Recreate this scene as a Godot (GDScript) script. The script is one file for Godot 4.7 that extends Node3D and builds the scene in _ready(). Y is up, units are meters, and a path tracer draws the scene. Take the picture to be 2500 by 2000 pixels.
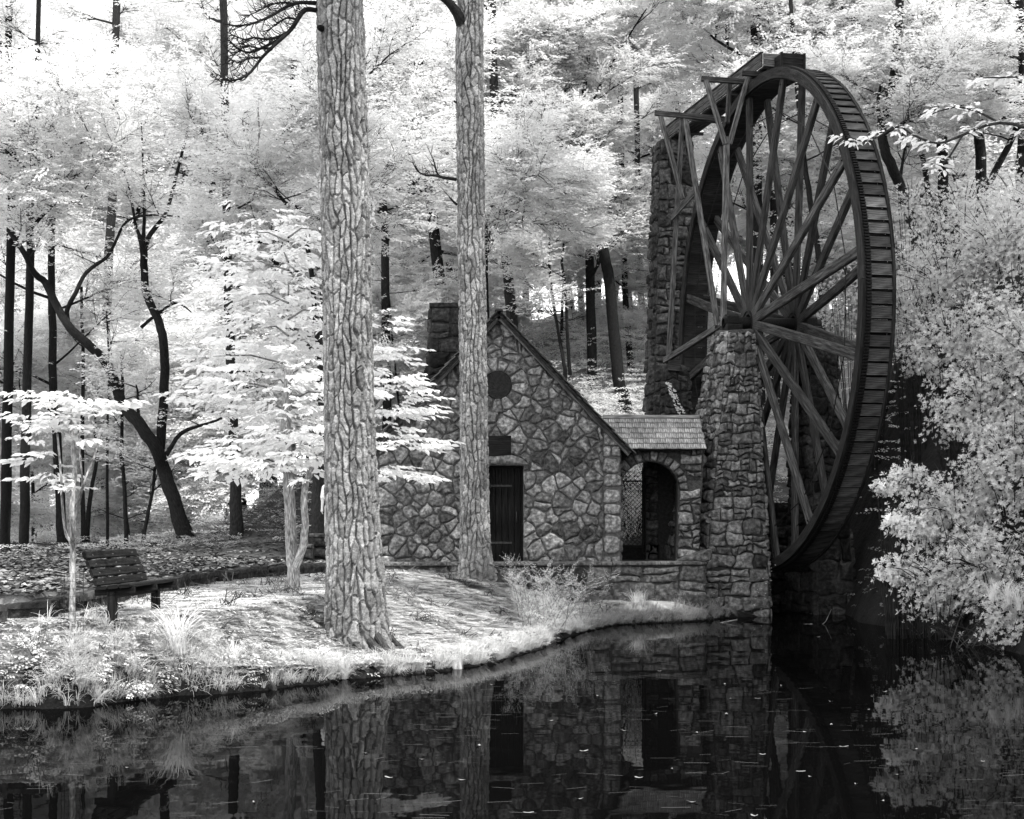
extends Node3D

# An old stone mill with a huge wooden overshot wheel beside a dark pond, drawn as a black and white infrared picture.
# Measured places are written as (x, y) of the 2500 x 2000 photograph and a distance; at() turns them into metres.
const FOCAL := 4000.0
const HORIZON := 1265.0
const EYE := 2.46
const WHEEL_R := 6.4
const WHEEL_C := Vector3(6.413, 7.5, -42.4)
const AXIS := Vector3(0.976, 0.0, -0.218)
const ALONG := Vector3(-0.218, 0.0, -0.976)

var rng := RandomNumberGenerator.new()
var M := {}
var shore := PackedVector2Array()
var kerb_line := PackedVector2Array()
var upper := PackedVector2Array()
var taken := {}
var sprays := []
var bump := FastNoiseLite.new()


class Buf:
	var v := PackedVector3Array()
	var n := PackedVector3Array()
	var uv := PackedVector2Array()
	var c := PackedColorArray()
	var i := PackedInt32Array()
	var color := Color(0.5, 0.5, 0.5)

	func put(p: Vector3, nn: Vector3, t := Vector2.ZERO) -> int:
		v.append(p)
		n.append(nn)
		uv.append(t)
		c.append(color)
		return v.size() - 1

	func tri(a: Vector3, b: Vector3, d: Vector3, out := Vector3.ZERO) -> void:
		var nn := (d - a).cross(b - a)
		if nn.length_squared() < 1e-16:
			return
		nn = nn.normalized()
		if out != Vector3.ZERO and nn.dot(out) < 0.0:
			var t := b
			b = d
			d = t
			nn = -nn
		var k := put(a, nn, Vector2(a.x, a.y))
		put(b, nn, Vector2(b.x, b.y))
		put(d, nn, Vector2(d.x, d.y))
		i.append_array([k, k + 1, k + 2])

	func quad(a: Vector3, b: Vector3, d: Vector3, e: Vector3, out: Vector3, ua := Vector2.ZERO, ub := Vector2.RIGHT, ud := Vector2.ONE, ue := Vector2.DOWN) -> void:
		var nn := (d - a).cross(b - a) + (e - a).cross(d - a)
		if nn.length_squared() < 1e-18:
			return
		nn = nn.normalized()
		var flip := nn.dot(out) < 0.0
		if flip:
			nn = -nn
		var k := put(a, nn, ua)
		put(b, nn, ub)
		put(d, nn, ud)
		put(e, nn, ue)
		i.append_array([k, k + 2, k + 1, k, k + 3, k + 2] if flip else [k, k + 1, k + 2, k, k + 2, k + 3])

	# a timber: a bar with chamfered edges from p to q, w wide across and h along up
	func beam(p: Vector3, q: Vector3, w: float, h: float, up := Vector3.UP, bevel := 0.012) -> void:
		var t := (q - p).normalized()
		if absf(t.dot(up)) > 0.98:
			up = Vector3.RIGHT
		var s := t.cross(up).normalized()
		var u := s.cross(t).normalized()
		var l := (q - p).length()
		var b := minf(bevel, minf(w, h) * 0.3)
		var ring := [Vector2(w / 2 - b, -h / 2), Vector2(w / 2, -h / 2 + b), Vector2(w / 2, h / 2 - b), Vector2(w / 2 - b, h / 2), Vector2(-w / 2 + b, h / 2), Vector2(-w / 2, h / 2 - b), Vector2(-w / 2, -h / 2 + b), Vector2(-w / 2 + b, -h / 2)]
		var off := v.size() * 0.137
		var a := 0.0
		for k in 8:
			var e: Vector2 = ring[k]
			var f: Vector2 = ring[(k + 1) % 8]
			var o: Vector3 = s * (e.x + f.x) + u * (e.y + f.y)
			var step := e.distance_to(f)
			quad(p + s * e.x + u * e.y, q + s * e.x + u * e.y, q + s * f.x + u * f.y, p + s * f.x + u * f.y, o, Vector2(off, off + a), Vector2(off + l, off + a), Vector2(off + l, off + a + step), Vector2(off, off + a + step))
			a += step
		for k in 7:
			if k > 0:
				for z in 2:
					var m := p if z == 0 else q
					tri(m + s * ring[0].x + u * ring[0].y, m + s * ring[k].x + u * ring[k].y, m + s * ring[k + 1].x + u * ring[k + 1].y, -t if z == 0 else t)

	func tube(pts: PackedVector3Array, radii: PackedFloat32Array, sides := 8, rough := 0.0, cap := true) -> void:
		var m := pts.size()
		if m < 2:
			return
		var first := v.size()
		var t := (pts[1] - pts[0]).normalized()
		var u := t.cross(Vector3(0.31, 0.2, 0.93)).normalized()
		var along := 0.0
		for r in m:
			var tn := (pts[mini(r + 1, m - 1)] - pts[maxi(r - 1, 0)]).normalized()
			u = (u - tn * u.dot(tn)).normalized()
			var w := tn.cross(u)
			if r > 0:
				along += pts[r].distance_to(pts[r - 1])
			for s in sides + 1:
				var a := TAU * (s % sides) / sides
				var d := u * cos(a) + w * sin(a)
				var k := radii[r]
				if rough > 0.0:
					k *= 1.0 + rough * (sin(a * 3.0 + r * 1.7 + first) * 0.5 + sin(a * 5.0 - r * 2.3) * 0.5)
				put(pts[r] + d * k, d, Vector2(float(s) / sides * TAU * radii[0], along))
		for r in m - 1:
			for s in sides:
				var a := first + r * (sides + 1) + s
				var b := a + sides + 1
				i.append_array([a, b, a + 1, a + 1, b, b + 1])
		if cap and radii[m - 1] > 0.012:
			var tn := (pts[m - 1] - pts[m - 2]).normalized()
			for s in sides - 2:
				var a := first + (m - 1) * (sides + 1)
				tri(v[a], v[a + s + 1], v[a + s + 2], tn)

	# smooth normals from the faces that meet at each vertex, from vertex `first` and index `start` on
	func smooth(first: int, start: int) -> void:
		for k in range(first, v.size()):
			n[k] = Vector3.ZERO
		for k in range(start, i.size(), 3):
			var f := (v[i[k + 2]] - v[i[k]]).cross(v[i[k + 1]] - v[i[k]])
			n[i[k]] += f
			n[i[k + 1]] += f
			n[i[k + 2]] += f
		for k in range(first, v.size()):
			n[k] = n[k].normalized() if n[k].length_squared() > 1e-20 else Vector3.UP

	func mesh(material: Material, shift := Vector3.ZERO) -> ArrayMesh:
		var a := []
		a.resize(Mesh.ARRAY_MAX)
		if shift != Vector3.ZERO:
			for k in v.size():
				v[k] -= shift
		a[Mesh.ARRAY_VERTEX] = v
		a[Mesh.ARRAY_NORMAL] = n
		a[Mesh.ARRAY_TEX_UV] = uv
		a[Mesh.ARRAY_COLOR] = c
		a[Mesh.ARRAY_INDEX] = i
		var m := ArrayMesh.new()
		m.add_surface_from_arrays(Mesh.PRIMITIVE_TRIANGLES, a)
		m.surface_set_material(0, material)
		return m


# leaves and blades: a list of places and tints that becomes one MultiMesh
class Many:
	var t: Array[Transform3D] = []
	var c: Array[Color] = []

	func add(p: Vector3, b: Basis, col: Color) -> void:
		t.append(Transform3D(b, p))
		c.append(col)


func at(px: float, py: float, d: float) -> Vector3:
	return Vector3((px - 1250.0) * d / FOCAL, EYE - (py - HORIZON) * d / FOCAL, -d)


func grey(x: float) -> Color:
	return Color(x, x, x)


func rr(a: float, b: float) -> float:
	return rng.randf_range(a, b)


func numbered(called: String) -> String:
	taken[called] = taken.get(called, -1) + 1
	return called if taken[called] == 0 else "%s_%03d" % [called, taken[called]]


func thing(called: String, label: String, category: String, where := Vector3.ZERO, group := "") -> Node3D:
	var o := Node3D.new()
	o.name = numbered(called)
	add_child(o)
	o.position = where
	return tag(o, label, category, group)


func tag(o: Node3D, label: String, category: String, group := "") -> Node3D:
	o.set_meta("label", label)
	o.set_meta("category", category)
	if group:
		o.set_meta("group", group)
	return o


# one mesh as a part of a thing (its shape is given in the world's metres) or as a top-level object
func part(called: String, b: Buf, material: Material, parent: Node3D = self, local := false, kind := "") -> MeshInstance3D:
	var o := MeshInstance3D.new()
	var shift := Vector3.ZERO
	if parent != self and not local:
		var p := parent
		while p != self:
			shift += p.position
			p = p.get_parent()
	o.mesh = b.mesh(material, shift)
	o.name = numbered(called) if parent == self else called
	parent.add_child(o, true)
	if kind:
		o.set_meta("kind", kind)
	return o


func many(called: String, list: Many, mesh: Mesh, parent: Node3D = self, kind := "stuff") -> MultiMeshInstance3D:
	var mm := MultiMesh.new()
	mm.transform_format = MultiMesh.TRANSFORM_3D
	mm.use_colors = true
	mm.mesh = mesh
	mm.instance_count = list.t.size()
	var shift := Vector3.ZERO if parent == self else parent.position
	for k in list.t.size():
		var t := list.t[k]
		t.origin -= shift
		mm.set_instance_transform(k, t)
		mm.set_instance_color(k, list.c[k])
	var o := MultiMeshInstance3D.new()
	o.multimesh = mm
	o.name = numbered(called) if parent == self else called
	parent.add_child(o, true)
	if kind:
		o.set_meta("kind", kind)
	return o


# ---------------------------------------------------------------- materials

func noise_tex(freq: float, octaves: int, lo: float, hi: float, size := 512, kind := FastNoiseLite.TYPE_SIMPLEX_SMOOTH, normal := 0.0) -> NoiseTexture2D:
	var f := FastNoiseLite.new()
	f.noise_type = kind
	f.frequency = freq
	f.fractal_octaves = octaves
	f.fractal_gain = 0.6
	f.seed = int(freq * 10000.0) + octaves
	var t := NoiseTexture2D.new()
	t.width = size
	t.height = size
	t.seamless = true
	t.noise = f
	if normal > 0.0:
		t.as_normal_map = true
		t.bump_strength = normal
	else:
		var g := Gradient.new()
		g.set_color(0, grey(lo))
		g.set_color(1, grey(hi))
		t.color_ramp = g
	return t


func surface(rough: float, tex: Texture2D = null, normal: Texture2D = null, tri_scale := 0.0, strength := 1.0) -> StandardMaterial3D:
	var m := StandardMaterial3D.new()
	m.vertex_color_use_as_albedo = true
	m.roughness = rough
	m.metallic_specular = 0.3
	if tex:
		m.albedo_texture = tex
	if normal:
		m.normal_enabled = true
		m.normal_texture = normal
		m.normal_scale = strength
	if tri_scale > 0.0:
		m.uv1_triplanar = true
		m.uv1_scale = Vector3.ONE * tri_scale
	return m


func materials() -> void:
	M.stone = surface(0.92, noise_tex(0.014, 6, 0.22, 1.1), noise_tex(0.02, 6, 0, 1, 512, FastNoiseLite.TYPE_SIMPLEX_SMOOTH, 12.0), 0.9, 1.0)
	M.mortar = surface(0.97, noise_tex(0.03, 4, 0.6, 1.0, 256), noise_tex(0.05, 4, 0, 1, 256, FastNoiseLite.TYPE_SIMPLEX_SMOOTH, 5.0), 1.3)
	M.wood = surface(0.85, noise_tex(0.011, 6, 0.2, 1.1), noise_tex(0.014, 5, 0, 1, 512, FastNoiseLite.TYPE_SIMPLEX_SMOOTH, 5.0), 0.0, 0.8)
	M.wood.uv1_scale = Vector3(0.22, 2.6, 1)
	M.bark = surface(0.95, noise_tex(0.02, 5, 0.35, 1.0, 512), noise_tex(0.025, 5, 0, 1, 512, FastNoiseLite.TYPE_SIMPLEX_SMOOTH, 9.0), 0.0, 1.0)
	M.bark.uv1_scale = Vector3(1.6, 0.5, 1)
	M.pine = surface(0.95, noise_tex(0.022, 6, 0.5, 1.0, 512), noise_tex(0.03, 6, 0, 1, 512, FastNoiseLite.TYPE_SIMPLEX_SMOOTH, 8.0), 2.2, 1.0)
	M.leaf = surface(0.6)
	M.leaf.backlight_enabled = true
	M.leaf.backlight = Color(0.95, 0.95, 0.95)
	M.dull = surface(0.95)
	M.ground = surface(0.98, noise_tex(0.01, 6, 0.55, 1.0), noise_tex(0.04, 5, 0, 1, 512, FastNoiseLite.TYPE_SIMPLEX_SMOOTH, 8.0), 0.35, 1.0)
	M.cloth = surface(0.9, null, noise_tex(0.02, 3, 0, 1, 256, FastNoiseLite.TYPE_SIMPLEX_SMOOTH, 3.0), 3.0)
	M.metal = surface(0.6, noise_tex(0.03, 4, 0.5, 1.0, 256), null, 2.0)
	M.metal.metallic = 0.5
	var w := StandardMaterial3D.new()
	w.albedo_color = grey(0.0015).linear_to_srgb()
	w.roughness = 0.018
	w.metallic_specular = 0.05
	w.normal_enabled = true
	w.normal_texture = noise_tex(0.006, 3, 0, 1, 512, FastNoiseLite.TYPE_SIMPLEX_SMOOTH, 1.6)
	w.normal_scale = 0.065
	w.uv1_triplanar = true
	w.uv1_scale = Vector3.ONE * 0.25
	M.water = w


# ---------------------------------------------------------------- the lie of the land (x to the right, d away from the camera)

func lines() -> void:
	bump.seed = 5
	bump.frequency = 0.35
	bump.fractal_octaves = 3
	shore = PackedVector2Array([Vector2(-40, 19.5), Vector2(-12, 20.3), Vector2(-8, 20.9), Vector2(-6.6, 21.15), Vector2(-5.6, 21.3), Vector2(-4.78, 22.4), Vector2(-3.97, 23.0), Vector2(-3.2, 23.9), Vector2(-2.7, 24.6), Vector2(-2.3, 25.2), Vector2(-1.26, 25.9), Vector2(-0.3, 27.7), Vector2(0.53, 30.8), Vector2(1.29, 34.4), Vector2(2.36, 37.5), Vector2(3.3, 38.3), Vector2(4.5, 39.0), Vector2(5.3, 40.3), Vector2(6.45, 40.9), Vector2(5.9, 47), Vector2(8.6, 47), Vector2(8.5, 41), Vector2(8.2, 38.6), Vector2(9.0, 34.5), Vector2(9.2, 29.4), Vector2(11, 25), Vector2(14, 18), Vector2(14, 9), Vector2(-40, 9)])
	kerb_line = PackedVector2Array([Vector2(-13, 22.9), Vector2(-8.6, 22.2), Vector2(-7.2, 22.0), Vector2(-6.75, 22.4), Vector2(-6.5, 23.4), Vector2(-6.35, 25.2), Vector2(-6.3, 28), Vector2(-6.25, 30.7), Vector2(-6.0, 32.8), Vector2(-5.5, 34.9), Vector2(-4.8, 36.7), Vector2(-3.8, 38.3), Vector2(-3.0, 39.1), Vector2(-1.5, 39.25), Vector2(0.5, 39.35), Vector2(2.4, 39.6), Vector2(4.55, 40.35)])
	upper = PackedVector2Array()
	for k in kerb_line.size() - 2:
		var p := kerb_line[k]
		upper.append(p + (Vector2(-0.16, 0.04) if p.y < 38.0 else Vector2(-0.1, 0.42)))
	upper.append_array([Vector2(2.45, 40.05), Vector2(4.3, 40.75), Vector2(4.6, 43.6), Vector2(6.0, 45.0), Vector2(6.0, 48), Vector2(90, 48), Vector2(200, 200), Vector2(-200, 200), Vector2(-200, 23.2)])


func to_edge(poly: PackedVector2Array, p: Vector2, closed := true) -> float:
	var best := 1e9
	for k in poly.size() if closed else poly.size() - 1:
		var a := poly[k]
		var e := poly[(k + 1) % poly.size()] - a
		var t := clampf((p - a).dot(e) / e.length_squared(), 0.0, 1.0)
		best = minf(best, (a + e * t).distance_squared_to(p))
	return sqrt(best)


func shore_dist(p: Vector2) -> float:
	p += Vector2(bump.get_noise_2d(p.x * 2.5, p.y * 2.5), bump.get_noise_2d(p.x * 2.5 + 70.0, p.y * 2.5)) * (0.24 if p.x < 2.0 else 0.1)
	var d := to_edge(shore, p)
	return -d if Geometry2D.is_point_in_polygon(p, shore) else d


func hill(x: float, d: float) -> float:
	var s := smoothstep(-14.0, 3.0, x)
	var h := 1.36 + s * 0.30 * minf(maxf(0.0, d - 44.0), 38.0) + 0.012 * maxf(0.0, d - 44.0)
	h += 1.7 * exp(-(pow(x + 5.4, 2.0) + pow(d - 50.5, 2.0)) / 9.0)
	return h


func land(x: float, d: float) -> float:
	var p := Vector2(x, d)
	var s := 9.0
	if d < 60.0 and absf(x) < 45.0:
		s = shore_dist(p)
	if s < 0.0:
		return -minf(1.1, -s * 2.2)
	if x > 7.0 and d < 47.5:
		var up := minf(2.4 * s, 8.0)
		return 0.1 * minf(1.0, s * 5.0) + up + 0.15 * minf(1.0, s) * bump.get_noise_2d(x * 3.0, d * 3.0)
	if d < 16.0:
		return minf(0.86, 0.2 + 0.4 * s)
	if Geometry2D.is_point_in_polygon(p, upper):
		var h := hill(x, d)
		if x > -4.95 and x < -3.4 and d > 41.4 and d < 46.0:
			h = maxf(h, 1.74)
		if x > 8.0:
			h = maxf(h, minf(0.2 + 2.4 * (x - 8.6), 8.0))
		return h + 0.25 * bump.get_noise_2d(x * 0.8, d * 0.8) * smoothstep(44.0, 50.0, d) + 0.03 * bump.get_noise_2d(x * 4.0, d * 4.0)
	var wide := lerpf(0.8, 5.0, smoothstep(-5.0, -2.0, x)) if x < 1.0 else lerpf(5.0, 1.0, smoothstep(1.0, 2.6, x))
	var edge := lerpf(0.36, 0.16, smoothstep(-4.5, -1.5, x)) * smoothstep(0.0, 0.22, s)
	var level := lerpf(1.06 + 0.008 * (d - 22.0), 0.46, smoothstep(0.4, 2.3, x))
	return edge + (level - edge) * pow(smoothstep(0.1, 1.0, s / wide), 0.8) + 0.03 * bump.get_noise_2d(x * 4.0, d * 4.0)


func on_land(x: float, d: float, up := 0.0) -> Vector3:
	return Vector3(x, land(x, d) + up, -d)


func steps(from: float, near: float, far: float, to: float, step: float) -> PackedFloat32Array:
	var out := PackedFloat32Array()
	var x := near
	while x <= far:
		out.append(x)
		x += step
	var s := step
	var lo := near
	while lo > from:
		s *= 1.3
		lo -= s
		out.insert(0, lo)
	s = step
	while x < to:
		out.append(x)
		s *= 1.22
		x += s
	return out


func build_ground() -> void:
	var xs := steps(-130.0, -9.0, 11.0, 130.0, 0.2)
	var ds := steps(-14.0, 19.5, 47.0, 190.0, 0.2)
	var b := Buf.new()
	for d in ds:
		for x in xs:
			var h := land(x, d)
			b.color = grey(tone(x, d, h))
			b.put(Vector3(x, h, -d), Vector3.UP, Vector2(x, d))
	for r in ds.size() - 1:
		for k in xs.size() - 1:
			var a := r * xs.size() + k
			var e := a + xs.size()
			b.i.append_array([a, e, a + 1, a + 1, e, e + 1])
	b.smooth(0, 0)
	part("ground", b, M.ground).set_meta("kind", "structure")
	var w := Buf.new()
	w.quad(Vector3(-60, 0, -5), Vector3(20, 0, -5), Vector3(20, 0, -50), Vector3(-60, 0, -50), Vector3.UP)
	part("pond_water", w, M.water).set_meta("kind", "structure")


# the ground's own colour: pale straw on the lawn, dark earth at the water, brown litter in the wood
func tone(x: float, d: float, h: float) -> float:
	if h < 0.06:
		return 0.012
	var p := Vector2(x, d)
	var k := bump.get_noise_2d(x * 1.5 + 40.0, d * 1.5)
	if x > 6.5 and d < 49.0:
		return 0.018
	if Geometry2D.is_point_in_polygon(p, upper):
		if d > 46.0 and x < -2.0 and h > 1.9 and d < 56.0:
			return 0.06
		return (0.13 if d < 52.0 else 0.42) + 0.08 * k
	var s := shore_dist(p)
	return lerpf(0.012, 0.72 + 0.2 * k + 0.14 * bump.get_noise_2d(x * 5.0, d * 5.0), smoothstep(0.2, 0.5, s))


# ---------------------------------------------------------------- masonry

func clip(poly: PackedVector2Array, n: Vector2, c: float) -> PackedVector2Array:
	var out := PackedVector2Array()
	for k in poly.size():
		var a := poly[k]
		var e := poly[(k + 1) % poly.size()]
		var da := n.dot(a) - c
		var de := n.dot(e) - c
		if da <= 0.0:
			out.append(a)
		if (da < 0.0 and de > 0.0) or (da > 0.0 and de < 0.0):
			out.append(a + (e - a) * (da / (da - de)))
	return out


# one fieldstone on a wall: its outline (metres on the wall) rounded, bulging out of the mortar. frame() maps (x, y, out) to the world.
func stone(b: Buf, poly: PackedVector2Array, frame: Array, gap: float, bulge: float, round_it := 0.16) -> bool:
	var mid := Vector2.ZERO
	for p in poly:
		mid += p
	mid /= poly.size()
	var area := 0.0
	for k in poly.size():
		area += (poly[k] - mid).cross(poly[(k + 1) % poly.size()] - mid) / 2
	if absf(area) < 0.004:
		return false
	var ring := PackedVector2Array()
	for k in poly.size():
		var a := poly[k]
		var p := poly[(k - 1 + poly.size()) % poly.size()]
		var q := poly[(k + 1) % poly.size()]
		var la := a.distance_to(p)
		var lb := a.distance_to(q)
		if la > 0.05:
			ring.append(a + (p - a) * round_it * rr(0.7, 1.3))
		if lb > 0.05:
			ring.append(a + (q - a) * round_it * rr(0.7, 1.3))
		if la <= 0.05 and lb <= 0.05:
			ring.append(a)
	if ring.size() < 3:
		return false
	if area < 0.0:
		ring.reverse()
	var size := sqrt(absf(area))
	var first := b.v.size()
	var start := b.i.size()
	var m := ring.size()
	var rag := PackedFloat32Array()
	for k in m:
		rag.append(rr(0.93, 1.05))
	var tilt := Vector2(rr(-0.12, 0.12), rr(-0.12, 0.12))
	for level in 3:
		var out: float = [-0.05, bulge * 0.62, bulge][level]
		for k in m:
			var r := ring[k] - mid
			var l := maxf(r.length(), 0.001)
			var shrink: float = [gap / 2, gap / 2 + 0.012, gap / 2 + 0.012 + size * 0.13][level]
			r *= maxf(0.15, rag[k] - shrink / l)
			var o := out
			if level > 0:
				o += rr(-0.22, 0.22) * bulge + r.dot(tilt)
			b.put(place(frame, mid.x + r.x, mid.y + r.y, o), Vector3.UP, Vector2(mid.x + r.x, mid.y + r.y))
	b.put(place(frame, mid.x, mid.y, bulge * rr(0.95, 1.25)), Vector3.UP, mid)
	for level in 2:
		for k in m:
			var a := first + level * m + k
			var e := first + level * m + (k + 1) % m
			b.i.append_array([a, a + m, e, e, a + m, e + m])
	for k in m:
		b.i.append_array([first + 2 * m + k, first + 3 * m, first + 2 * m + (k + 1) % m])
	# the face must look out of the wall
	var f := (b.v[b.i[b.i.size() - 1]] - b.v[b.i[b.i.size() - 3]]).cross(b.v[b.i[b.i.size() - 2]] - b.v[b.i[b.i.size() - 3]])
	var out_dir := place(frame, mid.x, mid.y, 1.0) - place(frame, mid.x, mid.y, 0.0)
	if f.dot(out_dir) < 0.0:
		for k in range(start, b.i.size(), 3):
			var t := b.i[k + 1]
			b.i[k + 1] = b.i[k + 2]
			b.i[k + 2] = t
	b.smooth(first, start)
	return true


# frame: [origin, x axis, y axis, out] of a flat wall, or four corners [bottom left, bottom right, top left, top right, out, width, height] of a tapering face
func place(f: Array, x: float, y: float, o: float) -> Vector3:
	if f.size() == 4:
		return f[0] + f[1] * x + f[2] * y + f[3] * o
	var s: float = x / f[5]
	var t: float = y / f[6]
	var a: Vector3 = f[0].lerp(f[1], s)
	return a.lerp(f[2].lerp(f[3], s), t) + f[4] * o


# irregular rubble: cells of a power diagram over the seeds, cut to a convex region
func rubble(region: PackedVector2Array, row: float, wide: float) -> Array:
	var lo := region[0]
	var hi := region[0]
	for p in region:
		lo = lo.min(p)
		hi = hi.max(p)
	var seeds := []
	var y := lo.y + row * 0.4
	while y < hi.y + row * 0.3:
		var x := lo.x + rr(0.0, wide)
		while x < hi.x + wide * 0.3:
			seeds.append(Vector3(x, y + rr(-0.34, 0.34) * row, rr(-0.03, 0.035) * wide * 1.6))
			if rng.randf() < 0.3:
				seeds.append(Vector3(x + wide * 0.45, y + row * rr(0.3, 0.6), -0.02 * wide))
			x += wide * rr(0.62, 1.4)
		y += row * rr(0.85, 1.15)
	var out := []
	for k in seeds.size():
		var p := Vector2(seeds[k].x, seeds[k].y)
		var poly := PackedVector2Array([p + Vector2(-1, -1), p + Vector2(1, -1), p + Vector2(1, 1), p + Vector2(-1, 1)])
		for j in seeds.size():
			if j == k or absf(seeds[j].x - p.x) > 1.4 or absf(seeds[j].y - p.y) > 1.2:
				continue
			var q := Vector2(seeds[j].x, seeds[j].y)
			var n := (q - p) * 2.0
			poly = clip(poly, n, q.length_squared() - p.length_squared() + seeds[k].z - seeds[j].z)
			if poly.size() < 3:
				break
		for j in region.size():
			if poly.size() < 3:
				break
			var a := region[j]
			var e := region[(j + 1) % region.size()] - a
			var n := Vector2(e.y, -e.x).normalized()
			poly = clip(poly, n, n.dot(a))
		if poly.size() >= 3:
			var q := PackedVector2Array()
			for j in poly.size():
				var m := (poly[j] + poly[(j + 1) % poly.size()]) / 2.0
				for g in [poly[j], m]:
					q.append(g + Vector2(bump.get_noise_2d(g.x * 6.0 + 5.0, g.y * 6.0), bump.get_noise_2d(g.x * 6.0, g.y * 6.0 + 50.0)) * 0.09)
			out.append(q)
	return out


# stones laid in rough courses over a width x height face
func courses(w: float, h: float, row: float, wide: float) -> Array:
	var out := []
	var y := 0.0
	while y < h - 0.04:
		var dy := row * rr(0.55, 1.5)
		if h - y - dy < row * 0.45:
			dy = h - y
		var x := 0.0
		while x < w - 0.02:
			var dx := wide * rr(0.5, 1.65) * clampf(dy / row, 0.8, 1.3)
			if w - x - dx < wide * 0.42:
				dx = w - x
			if dy > row * 0.9 and rng.randf() < 0.3 and dx < w * 0.8:
				var cut := dy * rr(0.38, 0.62)
				out.append(box_poly(x, y, dx, cut))
				out.append(box_poly(x, y + cut, dx, dy - cut))
			else:
				out.append(box_poly(x, y, dx, dy))
			x += dx
		y += dy
	# the courses wander: one bend for all the stones, so that neighbours still meet
	for k in out.size():
		var q := PackedVector2Array()
		for j in out[k].size():
			var p: Vector2 = out[k][j]
			var e: Vector2 = out[k][(j + 1) % out[k].size()]
			for g in [p, (p + e) / 2.0]:
				var in_x := smoothstep(0.0, 0.15, g.x) * smoothstep(0.0, 0.15, w - g.x)
				q.append(g + Vector2(bump.get_noise_2d(g.x * 5.0, g.y * 5.0 + 31.0) * 0.10 * in_x, bump.get_noise_2d(g.x * 4.0 + 77.0, g.y * 4.0) * 0.13))
		out[k] = q
	return out


func box_poly(x: float, y: float, dx: float, dy: float) -> PackedVector2Array:
	var j := 0.10 * minf(dx, dy)
	var p := PackedVector2Array([Vector2(x, y), Vector2(x + dx, y), Vector2(x + dx, y + dy), Vector2(x, y + dy)])
	for k in 4:
		p[k] += Vector2(rr(-j, j), rr(-j, j))
	return p


func stones(parent: Node3D, polys: Array, frame: Array, lo: float, hi: float, gap := 0.03, bulge := 0.06, most := 300) -> void:
	var rest := Buf.new()
	polys.sort_custom(func(a, b): return span(a) > span(b))
	for k in polys.size():
		var b := Buf.new() if k < most else rest
		b.color = grey((lo + (hi - lo) * pow(rng.randf(), 1.2)) * (0.45 if rng.randf() < 0.1 else 1.0))
		if stone(b, polys[k], frame, gap, bulge * rr(0.6, 1.4)) and k < most:
			part("stone", b, M.stone, parent)
	if rest.v.size():
		part("small_stones", rest, M.stone, parent, false, "stuff")


func span(p: PackedVector2Array) -> float:
	var a := 0.0
	for k in p.size():
		a += p[k].cross(p[(k + 1) % p.size()])
	return absf(a)


# a solid with four corners below and four above (order: front left, front right, back right, back left)
func block(b: Buf, lo: Array, hi: Array) -> void:
	var mid := Vector3.ZERO
	for k in 4:
		mid += (lo[k] + hi[k]) / 8.0
	for k in 4:
		var j := (k + 1) % 4
		b.quad(lo[k], lo[j], hi[j], hi[k], (lo[k] + lo[j] + hi[k] + hi[j]) / 4.0 - mid)
	b.quad(hi[0], hi[1], hi[2], hi[3], Vector3.UP)
	b.quad(lo[0], lo[1], lo[2], lo[3], Vector3.DOWN)


func slab(b: Buf, lo: Vector3, hi: Vector3) -> void:
	block(b, [Vector3(lo.x, lo.y, hi.z), Vector3(hi.x, lo.y, hi.z), Vector3(hi.x, lo.y, lo.z), Vector3(lo.x, lo.y, lo.z)], [Vector3(lo.x, hi.y, hi.z), Vector3(hi.x, hi.y, hi.z), Vector3(hi.x, hi.y, lo.z), Vector3(lo.x, hi.y, lo.z)])


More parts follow.
